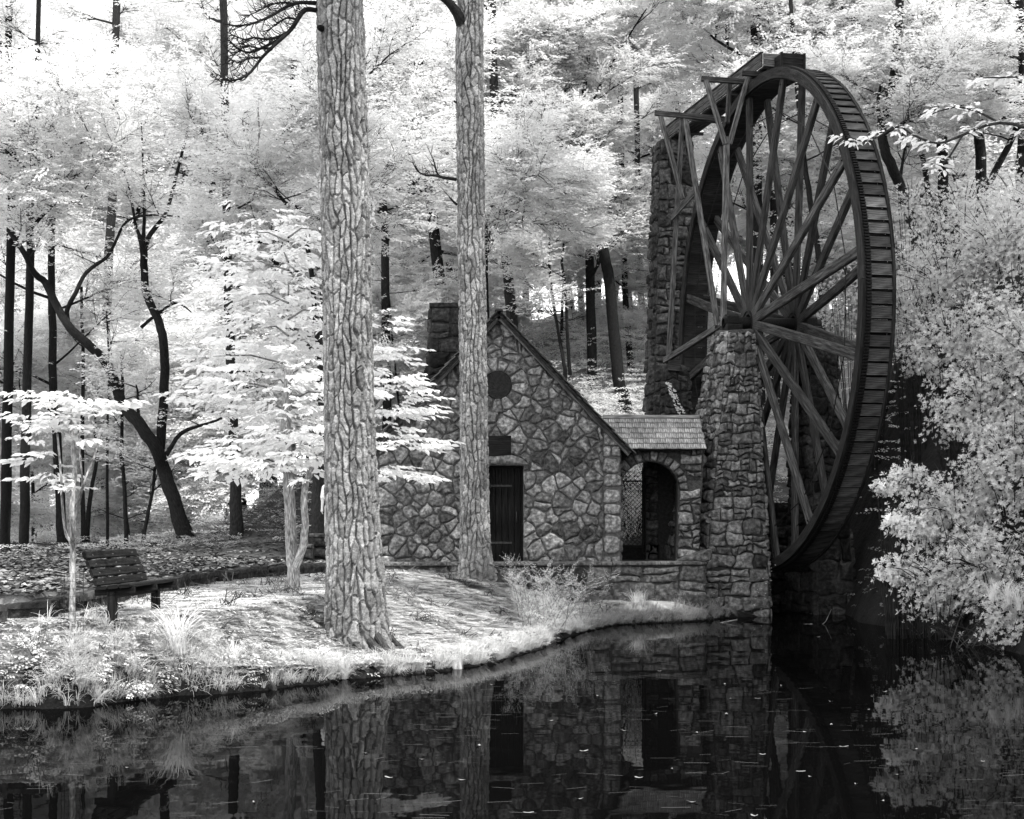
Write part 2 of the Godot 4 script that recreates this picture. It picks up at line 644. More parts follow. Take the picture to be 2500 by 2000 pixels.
func build_hut() -> void:
	var t := thing("stone_mill_house", "steep gabled fieldstone mill house with dark door, round window and chimney", "mill house", Vector3(-0.32, 1.3, -40))
	var z := -40.0
	# walls: front with its door opening, sides, back
	var f := Buf.new()
	f.color = grey(0.13)
	var x0 := -3.29
	var x1 := 2.65
	var d0 := -0.62
	var d1 := 0.27
	slab(f, Vector3(x0, 1.0, z - 0.38), Vector3(d0, 4.22, z))
	slab(f, Vector3(d1, 1.0, z - 0.38), Vector3(x1, 4.22, z))
	slab(f, Vector3(d0 + 0.001, 3.74, z - 0.377), Vector3(d1 - 0.001, 4.22, z - 0.002))
	slab(f, Vector3(d0 + 0.001, 1.0, z - 0.377), Vector3(d1 - 0.001, 1.4, z - 0.002))
	for k in 2:
		var zz := z - 0.38 * k
		f.tri(Vector3(x0, 4.221, zz), Vector3(x1, 4.221, zz), Vector3(-0.32, 7.35, zz), Vector3.BACK if k == 0 else Vector3.FORWARD)
		f.tri(Vector3(x0, 4.221, zz - 4.6), Vector3(x1, 4.221, zz - 4.6), Vector3(-0.32, 7.35, zz - 4.6), Vector3.BACK if k == 0 else Vector3.FORWARD)
	slab(f, Vector3(x0, 1.0, z - 4.98), Vector3(x0 + 0.38, 4.22, z - 0.382))
	slab(f, Vector3(x1 - 0.38, 1.0, z - 4.98), Vector3(x1, 4.22, z - 0.382))
	slab(f, Vector3(x0 + 0.382, 1.0, z - 4.98), Vector3(x1 - 0.382, 4.22, z - 4.6))
	var wall := part("wall", f, M.mortar, t)
	# front stones
	var region := PackedVector2Array([Vector2(x0, 1.2), Vector2(x1 - 0.42, 1.2), Vector2(x1 - 0.42, 4.62), Vector2(-0.32, 7.3), Vector2(x0, 4.2)])
	var front := [Vector3(0, 0, z), Vector3.RIGHT, Vector3.UP, Vector3.BACK]
	var hole := PackedVector2Array([Vector2(d0, 0.9), Vector2(d1, 0.9), Vector2(d1, 3.76), Vector2(0.44, 3.74), Vector2(0.40, 3.98), Vector2(-0.75, 3.96), Vector2(-0.72, 3.74), Vector2(d0, 3.74)])
	var circle := PackedVector2Array()
	for k in 18:
		circle.append(Vector2(-0.35, 5.71) + Vector2.from_angle(TAU * k / 18.0) * 0.66)
	var kept := []
	for p in rubble(region, 0.265, 0.42):
		for q in Geometry2D.clip_polygons(p, hole):
			for r in Geometry2D.clip_polygons(q, circle):
				kept.append(r)
	for k in 13:
		var a := TAU * k / 13.0 + 0.1
		var e := TAU * (k + 1) / 13.0 + 0.1
		var o := rr(0.58, 0.74)
		var mid := Vector2(-0.35, 5.71)
		kept.append(PackedVector2Array([mid + Vector2.from_angle(a) * 0.34, mid + Vector2.from_angle(e) * 0.34, mid + Vector2.from_angle(e) * o, mid + Vector2.from_angle((a + e) / 2) * o * 1.04, mid + Vector2.from_angle(a) * o]))
	stones(wall, kept, front, 0.2, 0.6, 0.02, 0.055, 300)
	# squared corner stones at the right
	var quoins := []
	var qy := 1.2
	while qy < 4.1:
		var dy := minf(rr(0.26, 0.52), 4.22 - qy)
		if rng.randf() < 0.4:
			quoins.append(box_poly(x1 - 0.42, qy, 0.2, dy))
			quoins.append(box_poly(x1 - 0.22, qy, 0.23, dy))
		else:
			quoins.append(box_poly(x1 - 0.42, qy, 0.43, dy))
		qy += dy
	quoins.append(PackedVector2Array([Vector2(x1 - 0.42, 4.22), Vector2(x1, 4.22), Vector2(x1 - 0.42, 4.62)]))
	stones(wall, quoins, front, 0.28, 0.6, 0.022, 0.05)
	stones(wall, courses(4.6, 3.0, 0.3, 0.45), [Vector3(x1, 1.2, z), Vector3.FORWARD, Vector3.UP, Vector3.RIGHT], 0.12, 0.3, 0.03, 0.05, 0)
	stones(wall, courses(4.6, 3.0, 0.3, 0.45), [Vector3(x0, 1.2, z), Vector3.FORWARD, Vector3.UP, Vector3.LEFT], 0.12, 0.3, 0.03, 0.05, 0)
	# lintel
	var l := Buf.new()
	l.color = grey(0.3)
	stone(l, PackedVector2Array([Vector2(-0.74, 3.75), Vector2(0.46, 3.74), Vector2(0.30, 3.90), Vector2(-0.02, 4.0), Vector2(-0.72, 3.97)]), front, 0.0, 0.2, 0.08)
	part("lintel", l, M.stone, t)
	# door of boards, round shutter, dark board
	for k in 5:
		var b := Buf.new()
		b.color = grey(0.014)
		var w := (d1 - d0 - 0.12) / 5.0
		b.beam(Vector3(d0 + 0.06 + w * (k + 0.5), 1.41, z - 0.22), Vector3(d0 + 0.06 + w * (k + 0.5), 3.69, z - 0.22), 0.05, w - 0.01, Vector3.RIGHT, 0.006)
		if k == 0:
			part("door", b, M.wood, t)
		else:
			part("plank", b, M.wood, t.get_node("door"))
	for y in [1.85, 3.25]:
		var hg := Buf.new()
		hg.color = grey(0.07)
		hg.beam(Vector3(d0 + 0.08, y, z - 0.185), Vector3(d0 + 0.62, y, z - 0.185), 0.012, 0.055, Vector3.UP, 0.003)
		hg.tube(PackedVector3Array([Vector3(d0 + 0.085, y - 0.06, z - 0.18), Vector3(d0 + 0.085, y + 0.06, z - 0.18)]), PackedFloat32Array([0.018, 0.018]), 8)
		part("hinge", hg, M.metal, t.get_node("door"))
	var hd := Buf.new()
	hd.color = grey(0.09)
	hd.tube(PackedVector3Array([Vector3(d1 - 0.16, 2.35, z - 0.19), Vector3(d1 - 0.16, 2.37, z - 0.13), Vector3(d1 - 0.16, 2.48, z - 0.12), Vector3(d1 - 0.16, 2.59, z - 0.13), Vector3(d1 - 0.16, 2.61, z - 0.19)]), PackedFloat32Array([0.012, 0.012, 0.013, 0.012, 0.012]), 8)
	part("handle", hd, M.metal, t.get_node("door"))
	var fr := Buf.new()
	fr.color = grey(0.012)
	fr.beam(Vector3(d0 + 0.03, 1.4, z - 0.2), Vector3(d0 + 0.03, 3.74, z - 0.2), 0.1, 0.055, Vector3.RIGHT)
	fr.beam(Vector3(d1 - 0.03, 1.4, z - 0.2), Vector3(d1 - 0.03, 3.74, z - 0.2), 0.1, 0.055, Vector3.RIGHT)
	fr.beam(Vector3(d0 + 0.06, 3.715, z - 0.2), Vector3(d1 - 0.06, 3.715, z - 0.2), 0.1, 0.05, Vector3.UP)
	part("door_frame", fr, M.wood, t)
	var r := Buf.new()
	r.color = grey(0.035)
	var pts := PackedVector3Array([Vector3(-0.35, 5.71, z - 0.03), Vector3(-0.35, 5.71, z + 0.02), Vector3(-0.35, 5.71, z + 0.03)])
	r.tube(pts, PackedFloat32Array([0.345, 0.345, 0.33]), 32)
	part("round_shutter", r, M.mortar, t)
	var s := Buf.new()
	s.color = grey(0.02)
	s.beam(Vector3(-0.62, 4.2, z + 0.12), Vector3(-0.02, 4.2, z + 0.12), 0.05, 0.53, Vector3.UP)
	part("board", s, M.wood, t)
	# roof: deck, then shingles in courses; the ones along the gable are parts
	for side in [-1, 1]:
		var deck := Buf.new()
		deck.color = grey(0.06)
		var ridge := Vector3(-0.32, 7.42, z)
		var run := Vector3(side * 0.688, -0.7257, 0)
		var up := Vector3(side * 0.7257, 0.688, 0)
		var long := 4.66
		var a := ridge + run * 0.02
		var e := ridge + run * long
		deck.beam((a + e) / 2 + Vector3(0, 0, 0.28), (a + e) / 2 + Vector3(0, 0, -5.2), long - 0.05, 0.05, up, 0.004)
		var roof := part("roof", deck, M.wood, t)
		var rest := Buf.new()
		var n := 19
		for k in n:
			var p := ridge + run * (long * (k + 0.0) / n) + up * 0.045
			var q := ridge + run * (long * (k + 1.35) / n) + up * (0.075 + rr(0, 0.02))
			if k == 0:
				p += up * 0.02
			var zz := 0.34
			var j := 0
			while zz > -5.2:
				var w := rr(0.14, 0.26)
				var b := Buf.new() if j == 0 else rest
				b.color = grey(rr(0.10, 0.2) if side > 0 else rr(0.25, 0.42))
				var push := run * rr(-0.03, 0.03) + Vector3(0, 0, rr(0, 0.05) if j == 0 else 0.0)
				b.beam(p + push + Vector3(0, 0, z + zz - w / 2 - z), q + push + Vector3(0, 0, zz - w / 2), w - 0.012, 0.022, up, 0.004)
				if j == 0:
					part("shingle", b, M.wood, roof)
				zz -= w
				j += 1
		part("shingles_behind", rest, M.wood, roof, false, "stuff")
		var v := Buf.new()
		v.color = grey(0.16)
		v.beam(ridge + run * 0.01 - up * 0.065 + Vector3(0, 0, 0.2), e - up * 0.065 + Vector3(0, 0, 0.2), 0.04, 0.08, up, 0.006)
		part("barge_board", v, M.wood, t)
	var rg := Buf.new()
	rg.color = grey(0.14)
	rg.beam(Vector3(-0.32, 7.5, z + 0.36), Vector3(-0.32, 7.5, z - 5.2), 0.2, 0.03, Vector3.UP, 0.004)
	rg.beam(Vector3(-0.32, 7.33, z + 0.19), Vector3(-0.32, 7.33, z - 4.6), 0.1, 0.16, Vector3.UP, 0.004)
	part("ridge_board", rg, M.wood, t)
	# chimney
	var lo := [Vector3(-2.3, 4.6, -42.2), Vector3(-0.95, 4.6, -42.2), Vector3(-0.95, 4.6, -43.2), Vector3(-2.3, 4.6, -43.2)]
	var hi := [Vector3(-2.06, 7.9, -42.25), Vector3(-1.0, 7.9, -42.25), Vector3(-1.0, 7.9, -43.15), Vector3(-2.06, 7.9, -43.15)]
	var c := Buf.new()
	c.color = grey(0.05)
	block(c, lo, hi)
	var ch := part("chimney", c, M.mortar, t)
	stones(ch, courses(1.3, 3.3, 0.33, 0.42), [lo[0], lo[1], hi[0], hi[1], Vector3.BACK, 1.3, 3.3], 0.035, 0.085, 0.03, 0.07)
	stones(ch, courses(1.0, 3.3, 0.33, 0.42), [lo[3], lo[0], hi[3], hi[0], Vector3.LEFT, 1.0, 3.3], 0.05, 0.12, 0.03, 0.07, 0)
	var cap := Buf.new()
	cap.color = grey(0.05)
	slab(cap, Vector3(-2.13, 7.9, -43.2), Vector3(-0.95, 8.0, -42.17))
	part("chimney_cap", cap, M.stone, t)


# a stone gate between the mill house and the pier under a shingled roof
func build_gateway() -> void:
	var t := thing("arched_gateway", "low stone archway under a shingled roof between mill house and wheel pier", "gateway", Vector3(3.4, 1.3, -40.6))
	var z := -40.5
	var lx := 2.68
	var rx := 4.14
	var spring := 3.15
	var top := 3.86
	# the wall over and beside the arch, as stones fanned round the opening
	var w := Buf.new()
	w.color = grey(0.06)
	var mid := Vector2((lx + rx) / 2, spring)
	var half := (rx - lx) / 2
	var arc := []
	for k in 13:
		var a := PI * k / 12.0
		arc.append(mid + Vector2(-cos(a) * half, sin(a) * (top - spring)))
	for k in 12:
		var p: Vector2 = arc[k]
		var q: Vector2 = arc[k + 1]
		block(w, [Vector3(p.x, p.y, z), Vector3(q.x, q.y, z), Vector3(q.x, q.y, z - 0.5), Vector3(p.x, p.y, z - 0.5)], [Vector3(p.x, 4.2, z), Vector3(q.x, 4.2, z), Vector3(q.x, 4.2, z - 0.5), Vector3(p.x, 4.2, z - 0.5)])
	slab(w, Vector3(2.652, 1.2, z - 0.5), Vector3(lx, 4.2, z))
	block(w, [Vector3(rx - 0.1, 1.2, z), Vector3(4.6, 1.2, z), Vector3(4.6, 1.2, z - 0.5), Vector3(rx - 0.1, 1.2, z - 0.5)], [Vector3(rx, 4.2, z), Vector3(4.75, 4.2, z), Vector3(4.75, 4.2, z - 0.5), Vector3(rx, 4.2, z - 0.5)])
	var wall := part("wall", w, M.mortar, t)
	var front := [Vector3(0, 0, z), Vector3.RIGHT, Vector3.UP, Vector3.BACK]
	var polys := []
	for k in 14:
		var a := PI * k / 14.0
		var e := PI * (k + 1) / 14.0
		var o := rr(1.30, 1.45)
		var pts := PackedVector2Array()
		for g in [[a, 1.0], [e, 1.0], [e, o], [a, o]]:
			pts.append(mid + Vector2(-cos(g[0]) * half * g[1], sin(g[0]) * (top - spring) * g[1]))
		for g in pts.size():
			pts[g].y = minf(pts[g].y, 4.16)
		polys.append(pts)
	for p in courses(0.55, 2.95, 0.24, 0.3):
		for k in p.size():
			p[k] += Vector2(rx + 0.03 - 0.09 * (1.0 - p[k].y / 2.95), 1.25)
		var c0 := Vector2.ZERO
		for q in p:
			c0 += q / p.size()
		if c0.y < spring or Vector2((c0.x - mid.x) / half, (c0.y - spring) / (top - spring)).length() > 1.42:
			polys.append(p)
	stones(wall, polys, front, 0.2, 0.5, 0.025, 0.07)
	var slope := Buf.new()
	slope.color = grey(0.2)
	stone(slope, PackedVector2Array([Vector2(3.9, 1.36), Vector2(4.9, 1.4), Vector2(4.95, 1.75), Vector2(4.2, 1.52)]), [Vector3(0, 0, z + 0.25), Vector3.RIGHT, Vector3.UP, Vector3.BACK], 0.0, 0.2, 0.1)
	part("sloping_stone", slope, M.stone, t)
	# passage: inner pier of stone, dark wall to the right, floor
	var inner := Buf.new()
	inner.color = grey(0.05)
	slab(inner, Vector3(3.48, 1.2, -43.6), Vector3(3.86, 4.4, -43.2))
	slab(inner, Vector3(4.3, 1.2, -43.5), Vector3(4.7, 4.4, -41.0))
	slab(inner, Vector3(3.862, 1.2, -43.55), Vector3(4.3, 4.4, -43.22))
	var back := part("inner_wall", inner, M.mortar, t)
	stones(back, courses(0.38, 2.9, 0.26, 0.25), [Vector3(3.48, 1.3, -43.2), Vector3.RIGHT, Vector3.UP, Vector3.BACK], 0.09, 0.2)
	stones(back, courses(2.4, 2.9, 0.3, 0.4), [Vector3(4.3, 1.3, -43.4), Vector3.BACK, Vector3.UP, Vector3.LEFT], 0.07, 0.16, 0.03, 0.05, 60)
	var sill := Buf.new()
	sill.color = grey(0.03)
	slab(sill, Vector3(2.66, 1.2, -43.35), Vector3(3.9, 1.75, -43.2))
	part("sill", sill, M.mortar, t)
	# roof
	var deck := Buf.new()
	deck.color = grey(0.05)
	var eave := Vector3(0, 4.16, -40.15)
	var ridge := Vector3(0, 5.0, -41.6)
	var dn := (eave - ridge).normalized()
	var out := Vector3.RIGHT.cross(dn).normalized()
	if out.y < 0:
		out = -out
	deck.beam(Vector3(2.3, ridge.y, ridge.z) + dn * 0.82 - out * 0.03, Vector3(4.75, ridge.y, ridge.z) + dn * 0.82 - out * 0.03, 1.66, 0.05, out, 0.004)
	var far := ridge + Vector3(0, -0.42, -0.8)
	deck.beam(Vector3(2.3, far.y, far.z), Vector3(4.75, far.y, far.z), 1.75, 0.05, Vector3(0, 0.87, -0.5), 0.004)
	var roof := part("roof", deck, M.wood, t)
	for k in 6:
		var p := ridge + dn * (1.68 * k / 6.0) + out * 0.012
		var q := ridge + dn * (1.68 * (k + 1.22) / 6.0) + out * 0.035
		var x := 2.3 + rr(-0.1, 0.0)
		while x < 4.74:
			var ww := minf(rr(0.11, 0.22), 4.78 - x)
			var b := Buf.new()
			b.color = grey(rr(0.34, 0.58))
			var push := dn * rr(-0.012, 0.012)
			b.beam(p + push + Vector3(x + ww / 2, 0, 0), q + push + Vector3(x + ww / 2, 0, 0), ww - 0.008, 0.018, out, 0.003)
			part("shingle", b, M.wood, roof)
			x += ww
	var cap := Buf.new()
	cap.color = grey(0.4)
	cap.beam(Vector3(2.3, 5.03, -41.56), Vector3(4.76, 5.03, -41.56), 0.16, 0.03, out, 0.004)
	cap.beam(Vector3(2.3, 5.03, -41.68), Vector3(4.76, 5.03, -41.68), 0.16, 0.03, Vector3(0, 0.87, -0.5), 0.004)
	part("ridge_board", cap, M.wood, roof)
	# chain-link gate in the passage
	var g := thing("chain_link_gate", "dark chain link gate standing inside the stone archway", "gate", Vector3(3.1, 1.5, -42.6))
	var gz := -42.6
	var fr := Buf.new()
	fr.color = grey(0.02)
	for x in [2.72, 3.4, 3.47]:
		fr.tube(PackedVector3Array([Vector3(x, 1.4, gz), Vector3(x, 3.75 if x < 3.45 else 3.5, gz)]), PackedFloat32Array([0.025, 0.025]), 8)
	for y in [1.72, 3.42]:
		fr.tube(PackedVector3Array([Vector3(2.72, y, gz), Vector3(3.4, y, gz)]), PackedFloat32Array([0.022, 0.022]), 8)
	part("frame", fr, M.metal, g)
	var net := Buf.new()
	net.color = grey(0.02)
	for k in range(-17, 20):
		for s in [-1, 1]:
			var x := 2.74 + k * 0.115
			var y0 := 1.72
			var pa := Vector2(x, y0)
			var pb := Vector2(x + s * 1.95, y0 + 1.95)
			var ta := 0.0
			var tb := 1.0
			for lim in [2.74, 3.39]:
				var tt: float = (lim - pa.x) / (pb.x - pa.x)
				if (lim < 3.0) == (s > 0):
					ta = maxf(ta, tt)
				else:
					tb = minf(tb, tt)
			if ta < tb:
				var u := pa.lerp(pb, ta)
				var v := pa.lerp(pb, tb)
				net.tube(PackedVector3Array([Vector3(u.x, u.y, gz + 0.004 * s), Vector3(v.x, v.y, gz + 0.004 * s)]), PackedFloat32Array([0.006, 0.006]), 4)
	part("chain_link", net, M.metal, g, false, "stuff")


func pier_frames(n0: Array, u0: Array, n1: Array, u1: Array, y0: float, y1: float) -> Array:
	# corners of a tapering pier that stands along the wheel's axis: near is towards the camera
	var q := func(n: float, u: float, y: float) -> Vector3: return Vector3(WHEEL_C.x, y, WHEEL_C.z) + AXIS * n + ALONG * u
	var lo := [q.call(n0[0], u0[0], y0), q.call(n0[1], u0[0], y0), q.call(n0[1], u0[1], y0), q.call(n0[0], u0[1], y0)]
	var hi := [q.call(n1[0], u1[0], y1), q.call(n1[1], u1[0], y1), q.call(n1[1], u1[1], y1), q.call(n1[0], u1[1], y1)]
	return [lo, hi]


func pier(called: String, label: String, c: Array, row: float, wide: float, lo: float, hi: float, sides := [0, 3], most := 300) -> Node3D:
	var base: Vector3 = (c[0][0] + c[0][2]) / 2.0
	var t := thing(called, label, "stone pier", base)
	var core := Buf.new()
	core.color = grey(0.055)
	block(core, c[0], c[1])
	var body := part("core", core, M.mortar, t)
	var mid: Vector3 = (c[0][0] + c[0][1] + c[0][2] + c[0][3]) / 4.0
	for k in 4:
		var a: Vector3 = c[0][k]
		var b: Vector3 = c[0][(k + 1) % 4]
		var out := (b - a).cross(Vector3.UP).normalized()
		if out.dot((a + b) / 2 - mid) < 0.0:
			out = -out
		var w := a.distance_to(b)
		var h: float = c[1][0].y - c[0][0].y
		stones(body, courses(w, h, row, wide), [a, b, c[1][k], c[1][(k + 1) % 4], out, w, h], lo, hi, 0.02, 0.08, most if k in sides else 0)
	var tops := Buf.new()
	tops.color = grey(0.12)
	var poly := PackedVector2Array()
	for k in 4:
		poly.append(Vector2(c[1][k].x, c[1][k].z))
	stone(tops, poly, [Vector3(0, c[1][0].y, 0), Vector3.RIGHT, Vector3.BACK, Vector3.UP], -0.1, 0.1, 0.15)
	part("cap_stone", tops, M.stone, t)
	return t


func build_piers() -> void:
	var near := pier_frames([-2.15, -0.25], [-1.5, 1.6], [-1.04, -0.32], [-0.5, 0.55], -0.6, 7.22)
	near[0][3] = Vector3(WHEEL_C.x, -0.6, WHEEL_C.z) + AXIS * -2.62 + ALONG * 1.25
	pier("wheel_pier", "tall tapering rubble stone pier carrying the near end of the wheel axle", near, 0.25, 0.40, 0.17, 0.52)
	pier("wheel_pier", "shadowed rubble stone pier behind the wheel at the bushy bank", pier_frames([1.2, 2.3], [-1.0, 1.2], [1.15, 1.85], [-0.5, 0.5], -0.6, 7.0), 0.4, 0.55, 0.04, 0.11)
	var q := Vector3(5.05, 0, -50.6)
	var lo := [q + Vector3(-0.85, 1.0, 0.7), q + Vector3(0.75, 1.0, 0.5), q + Vector3(0.6, 1.0, -0.9), q + Vector3(-1.0, 1.0, -0.7)]
	var hi := [q + Vector3(-0.52, 14.0, 0.5), q + Vector3(0.5, 14.0, 0.35), q + Vector3(0.4, 14.0, -0.6), q + Vector3(-0.62, 14.0, -0.45)]
	pier("flume_pillar", "slender dark stone pillar under the far end of the wooden flume", [lo, hi], 0.36, 0.5, 0.07, 0.2)
	# pit walls beside and behind the wheel
	var t := thing("wheel_pit_wall", "dark stone retaining wall at the back of the wheel pit", "retaining wall", Vector3(7.4, 0, -47))
	var b := Buf.new()
	b.color = grey(0.04)
	slab(b, Vector3(5.2, -0.8, -47.8), Vector3(9.4, 2.9, -47.0))
	var w := part("core", b, M.mortar, t)
	stones(w, courses(4.2, 3.6, 0.4, 0.6), [Vector3(5.2, -0.7, -47.0), Vector3.RIGHT, Vector3.UP, Vector3.BACK], 0.05, 0.12, 0.03, 0.07, 60)
	# terrace retaining wall below the archway and along the house
	var tw := thing("terrace_wall", "long low stone terrace wall with flat coping in front of mill house", "retaining wall", Vector3(0.5, 1.0, -39.4))
	var pts := [Vector2(-3.15, 39.05), Vector2(-1.5, 39.25), Vector2(0.3, 39.35), Vector2(2.4, 39.6), Vector2(4.75, 40.15)]
	for k in 4:
		var p: Vector2 = pts[k]
		var e: Vector2 = pts[k + 1]
		var a := Vector3(p.x, -0.2, -p.y)
		var o := Vector3(e.x, -0.2, -e.y)
		var dir := (o - a).normalized()
		var out := Vector3(-dir.z, 0, dir.x)
		if out.z < 0.0:
			out = -out
		var cb := Buf.new()
		cb.color = grey(0.075)
		block(cb, [a, o, o - out * 0.5, a - out * 0.5], [a + Vector3.UP * 1.52, o + Vector3.UP * 1.52, o - out * 0.5 + Vector3.UP * 1.52, a - out * 0.5 + Vector3.UP * 1.52])
		var body := part("wall", cb, M.mortar, tw)
		var l := a.distance_to(o)
		stones(body, courses(l, 0.9 if k > 1 else 0.42, 0.42, 0.75), [a + Vector3.UP * (0.6 if k > 1 else 1.08), dir, Vector3.UP, out], 0.15, 0.36, 0.03, 0.06)
		var x := 0.0
		while x < l - 0.05:
			var dx := minf(rr(0.5, 1.0), l - x)
			var cp := Buf.new()
			cp.color = grey(rr(0.2, 0.3))
			var m := a + dir * (x + dx / 2) + Vector3.UP * 1.56 - out * 0.2
			cp.beam(m - dir * (dx / 2 - 0.008), m + dir * (dx / 2 - 0.008), 0.62, 0.09, Vector3.UP, 0.02)
			part("coping_stone", cp, M.stone, tw)
			x += dx
		if k > 1:
			var lg := Buf.new()
			lg.color = grey(0.16)
			lg.beam(a + Vector3.UP * 0.62 + out * 0.1, o + Vector3.UP * 0.62 + out * 0.1, 0.36, 0.32, Vector3.UP, 0.03)
			part("ledge", lg, M.stone, tw)
	# stepped wall ends beyond the kerb, left of the big pine
	var steps_ := [[-6.05, -5.5, 1.36, 1.56, -40.2], [-5.62, -4.95, 1.36, 1.84, -40.7], [-5.1, -3.3, 1.5, 2.1, -41.1]]
	var st := thing("stepped_wall", "dark stepped stone wall end behind the slender white dogwood", "garden wall", Vector3(-4.7, 1.2, -40.8))
	for s in steps_:
		var b2 := Buf.new()
		b2.color = grey(0.05)
		slab(b2, Vector3(s[0], 1.0, s[4] - 0.5), Vector3(s[1], s[3] - 0.13, s[4]))
		var body := part("wall", b2, M.mortar, st)
		stones(body, courses(s[1] - s[0], s[3] - 1.38, 0.24, 0.4), [Vector3(s[0], 1.25, s[4]), Vector3.RIGHT, Vector3.UP, Vector3.BACK], 0.05, 0.11, 0.02, 0.05)
		var x: float = s[0]
		while x < s[1] - 0.1:
			var dx := minf(rr(0.4, 0.8), s[1] - x)
			var cp := Buf.new()
			cp.color = grey(rr(0.1, 0.17))
			cp.beam(Vector3(x + 0.01, s[3] - 0.08, s[4] - 0.22), Vector3(x + dx - 0.01, s[3] - 0.08, s[4] - 0.22), 0.55, 0.1, Vector3.UP, 0.02)
			part("coping_stone", cp, M.stone, st)
			x += dx
	# the curved kerb of rough stones along the lawn
	var kt := thing("stone_kerb", "low curved kerb of dark rough stones along the lawn edge behind bench", "kerb", Vector3(-6.3, 1.0, -28))
	var carry := 0.0
	for k in 11:
		var p := kerb_line[k]
		var e := kerb_line[k + 1]
		var l := p.distance_to(e)
		var dir := (e - p) / l
		var x := carry
		while x < l:
			var dx := rr(0.45, 1.15)
			var m := p + dir * (x + dx / 2)
			var y := land(m.x + 0.25, m.y - 0.05)
			var b3 := Buf.new()
			b3.color = grey(rr(0.05, 0.11))
			var poly := PackedVector2Array([Vector2(-dx / 2, -0.2), Vector2(dx / 2, -0.2), Vector2(dx / 2 - rr(0, 0.02), rr(0.30, 0.36)), Vector2(-dx / 2 + rr(0, 0.02), rr(0.30, 0.36))])
			var side := Vector3(dir.y, 0, dir.x)
			var ax := Vector3(dir.x, 0, -dir.y)
			stone(b3, poly, [Vector3(m.x, y - 0.1, -m.y) + side * 0.05, ax, Vector3.UP, side], 0.008, 0.045, 0.07)
			var top := PackedVector2Array([Vector2(-dx / 2, -0.18), Vector2(dx / 2, -0.18), Vector2(dx / 2, 0.12), Vector2(-dx / 2, 0.12)])
			stone(b3, top, [Vector3(m.x, y + 0.205, -m.y), ax, side, Vector3.UP], 0.006, 0.035, 0.08)
			part("stone", b3, M.stone, kt)
			x += dx
		carry = x - l
	var bl := Buf.new()
	bl.color = grey(0.03)
	var bp := on_land(-10.6, 48.0)
	stone(bl, PackedVector2Array([Vector2(-0.2, -0.05), Vector2(0.22, -0.05), Vector2(0.2, 0.17), Vector2(-0.17, 0.15)]), [bp, Vector3.RIGHT, Vector3.UP, Vector3.BACK], 0.0, 0.15, 0.15)
	tag(part("stone_block", bl, M.stone), "small dark squared block lying on the litter behind the bench", "stone block")


# ---------------------------------------------------------------- the wheel. Its own axes: x along the axle, y up, z towards the camera

func rim(a0: float, a1: float, r0: float, r1: float, x0: float, x1: float, seg: int, col: Color) -> Buf:
	var b := Buf.new()
	b.color = col
	for k in seg:
		var a := lerpf(a0, a1, float(k) / seg)
		var e := lerpf(a0, a1, float(k + 1) / seg)
		var da := Vector3(0, sin(a), cos(a))
		var de := Vector3(0, sin(e), cos(e))
		var m := (da + de) / 2.0
		var ua := a * r1
		var ue := e * r1
		b.quad(da * r1 + Vector3(x0, 0, 0), de * r1 + Vector3(x0, 0, 0), de * r1 + Vector3(x1, 0, 0), da * r1 + Vector3(x1, 0, 0), m, Vector2(ua, 0), Vector2(ue, 0), Vector2(ue, x1 - x0), Vector2(ua, x1 - x0))
		b.quad(da * r0 + Vector3(x0, 0, 0), de * r0 + Vector3(x0, 0, 0), de * r0 + Vector3(x1, 0, 0), da * r0 + Vector3(x1, 0, 0), -m, Vector2(ua, 0), Vector2(ue, 0), Vector2(ue, x1 - x0), Vector2(ua, x1 - x0))
		for x in [x0, x1]:
			b.quad(da * r0 + Vector3(x, 0, 0), de * r0 + Vector3(x, 0, 0), de * r1 + Vector3(x, 0, 0), da * r1 + Vector3(x, 0, 0), Vector3.LEFT if x == x0 else Vector3.RIGHT, Vector2(ua, 0), Vector2(ue, 0), Vector2(ue, r1 - r0), Vector2(ua, r1 - r0))
	for a in [a0, a1]:
		var d := Vector3(0, sin(a), cos(a))
		var s := Vector3(0, cos(a), -sin(a)) * (-1.0 if a == a0 else 1.0)
		b.quad(d * r0 + Vector3(x0, 0, 0), d * r0 + Vector3(x1, 0, 0), d * r1 + Vector3(x1, 0, 0), d * r1 + Vector3(x0, 0, 0), s)
	return b


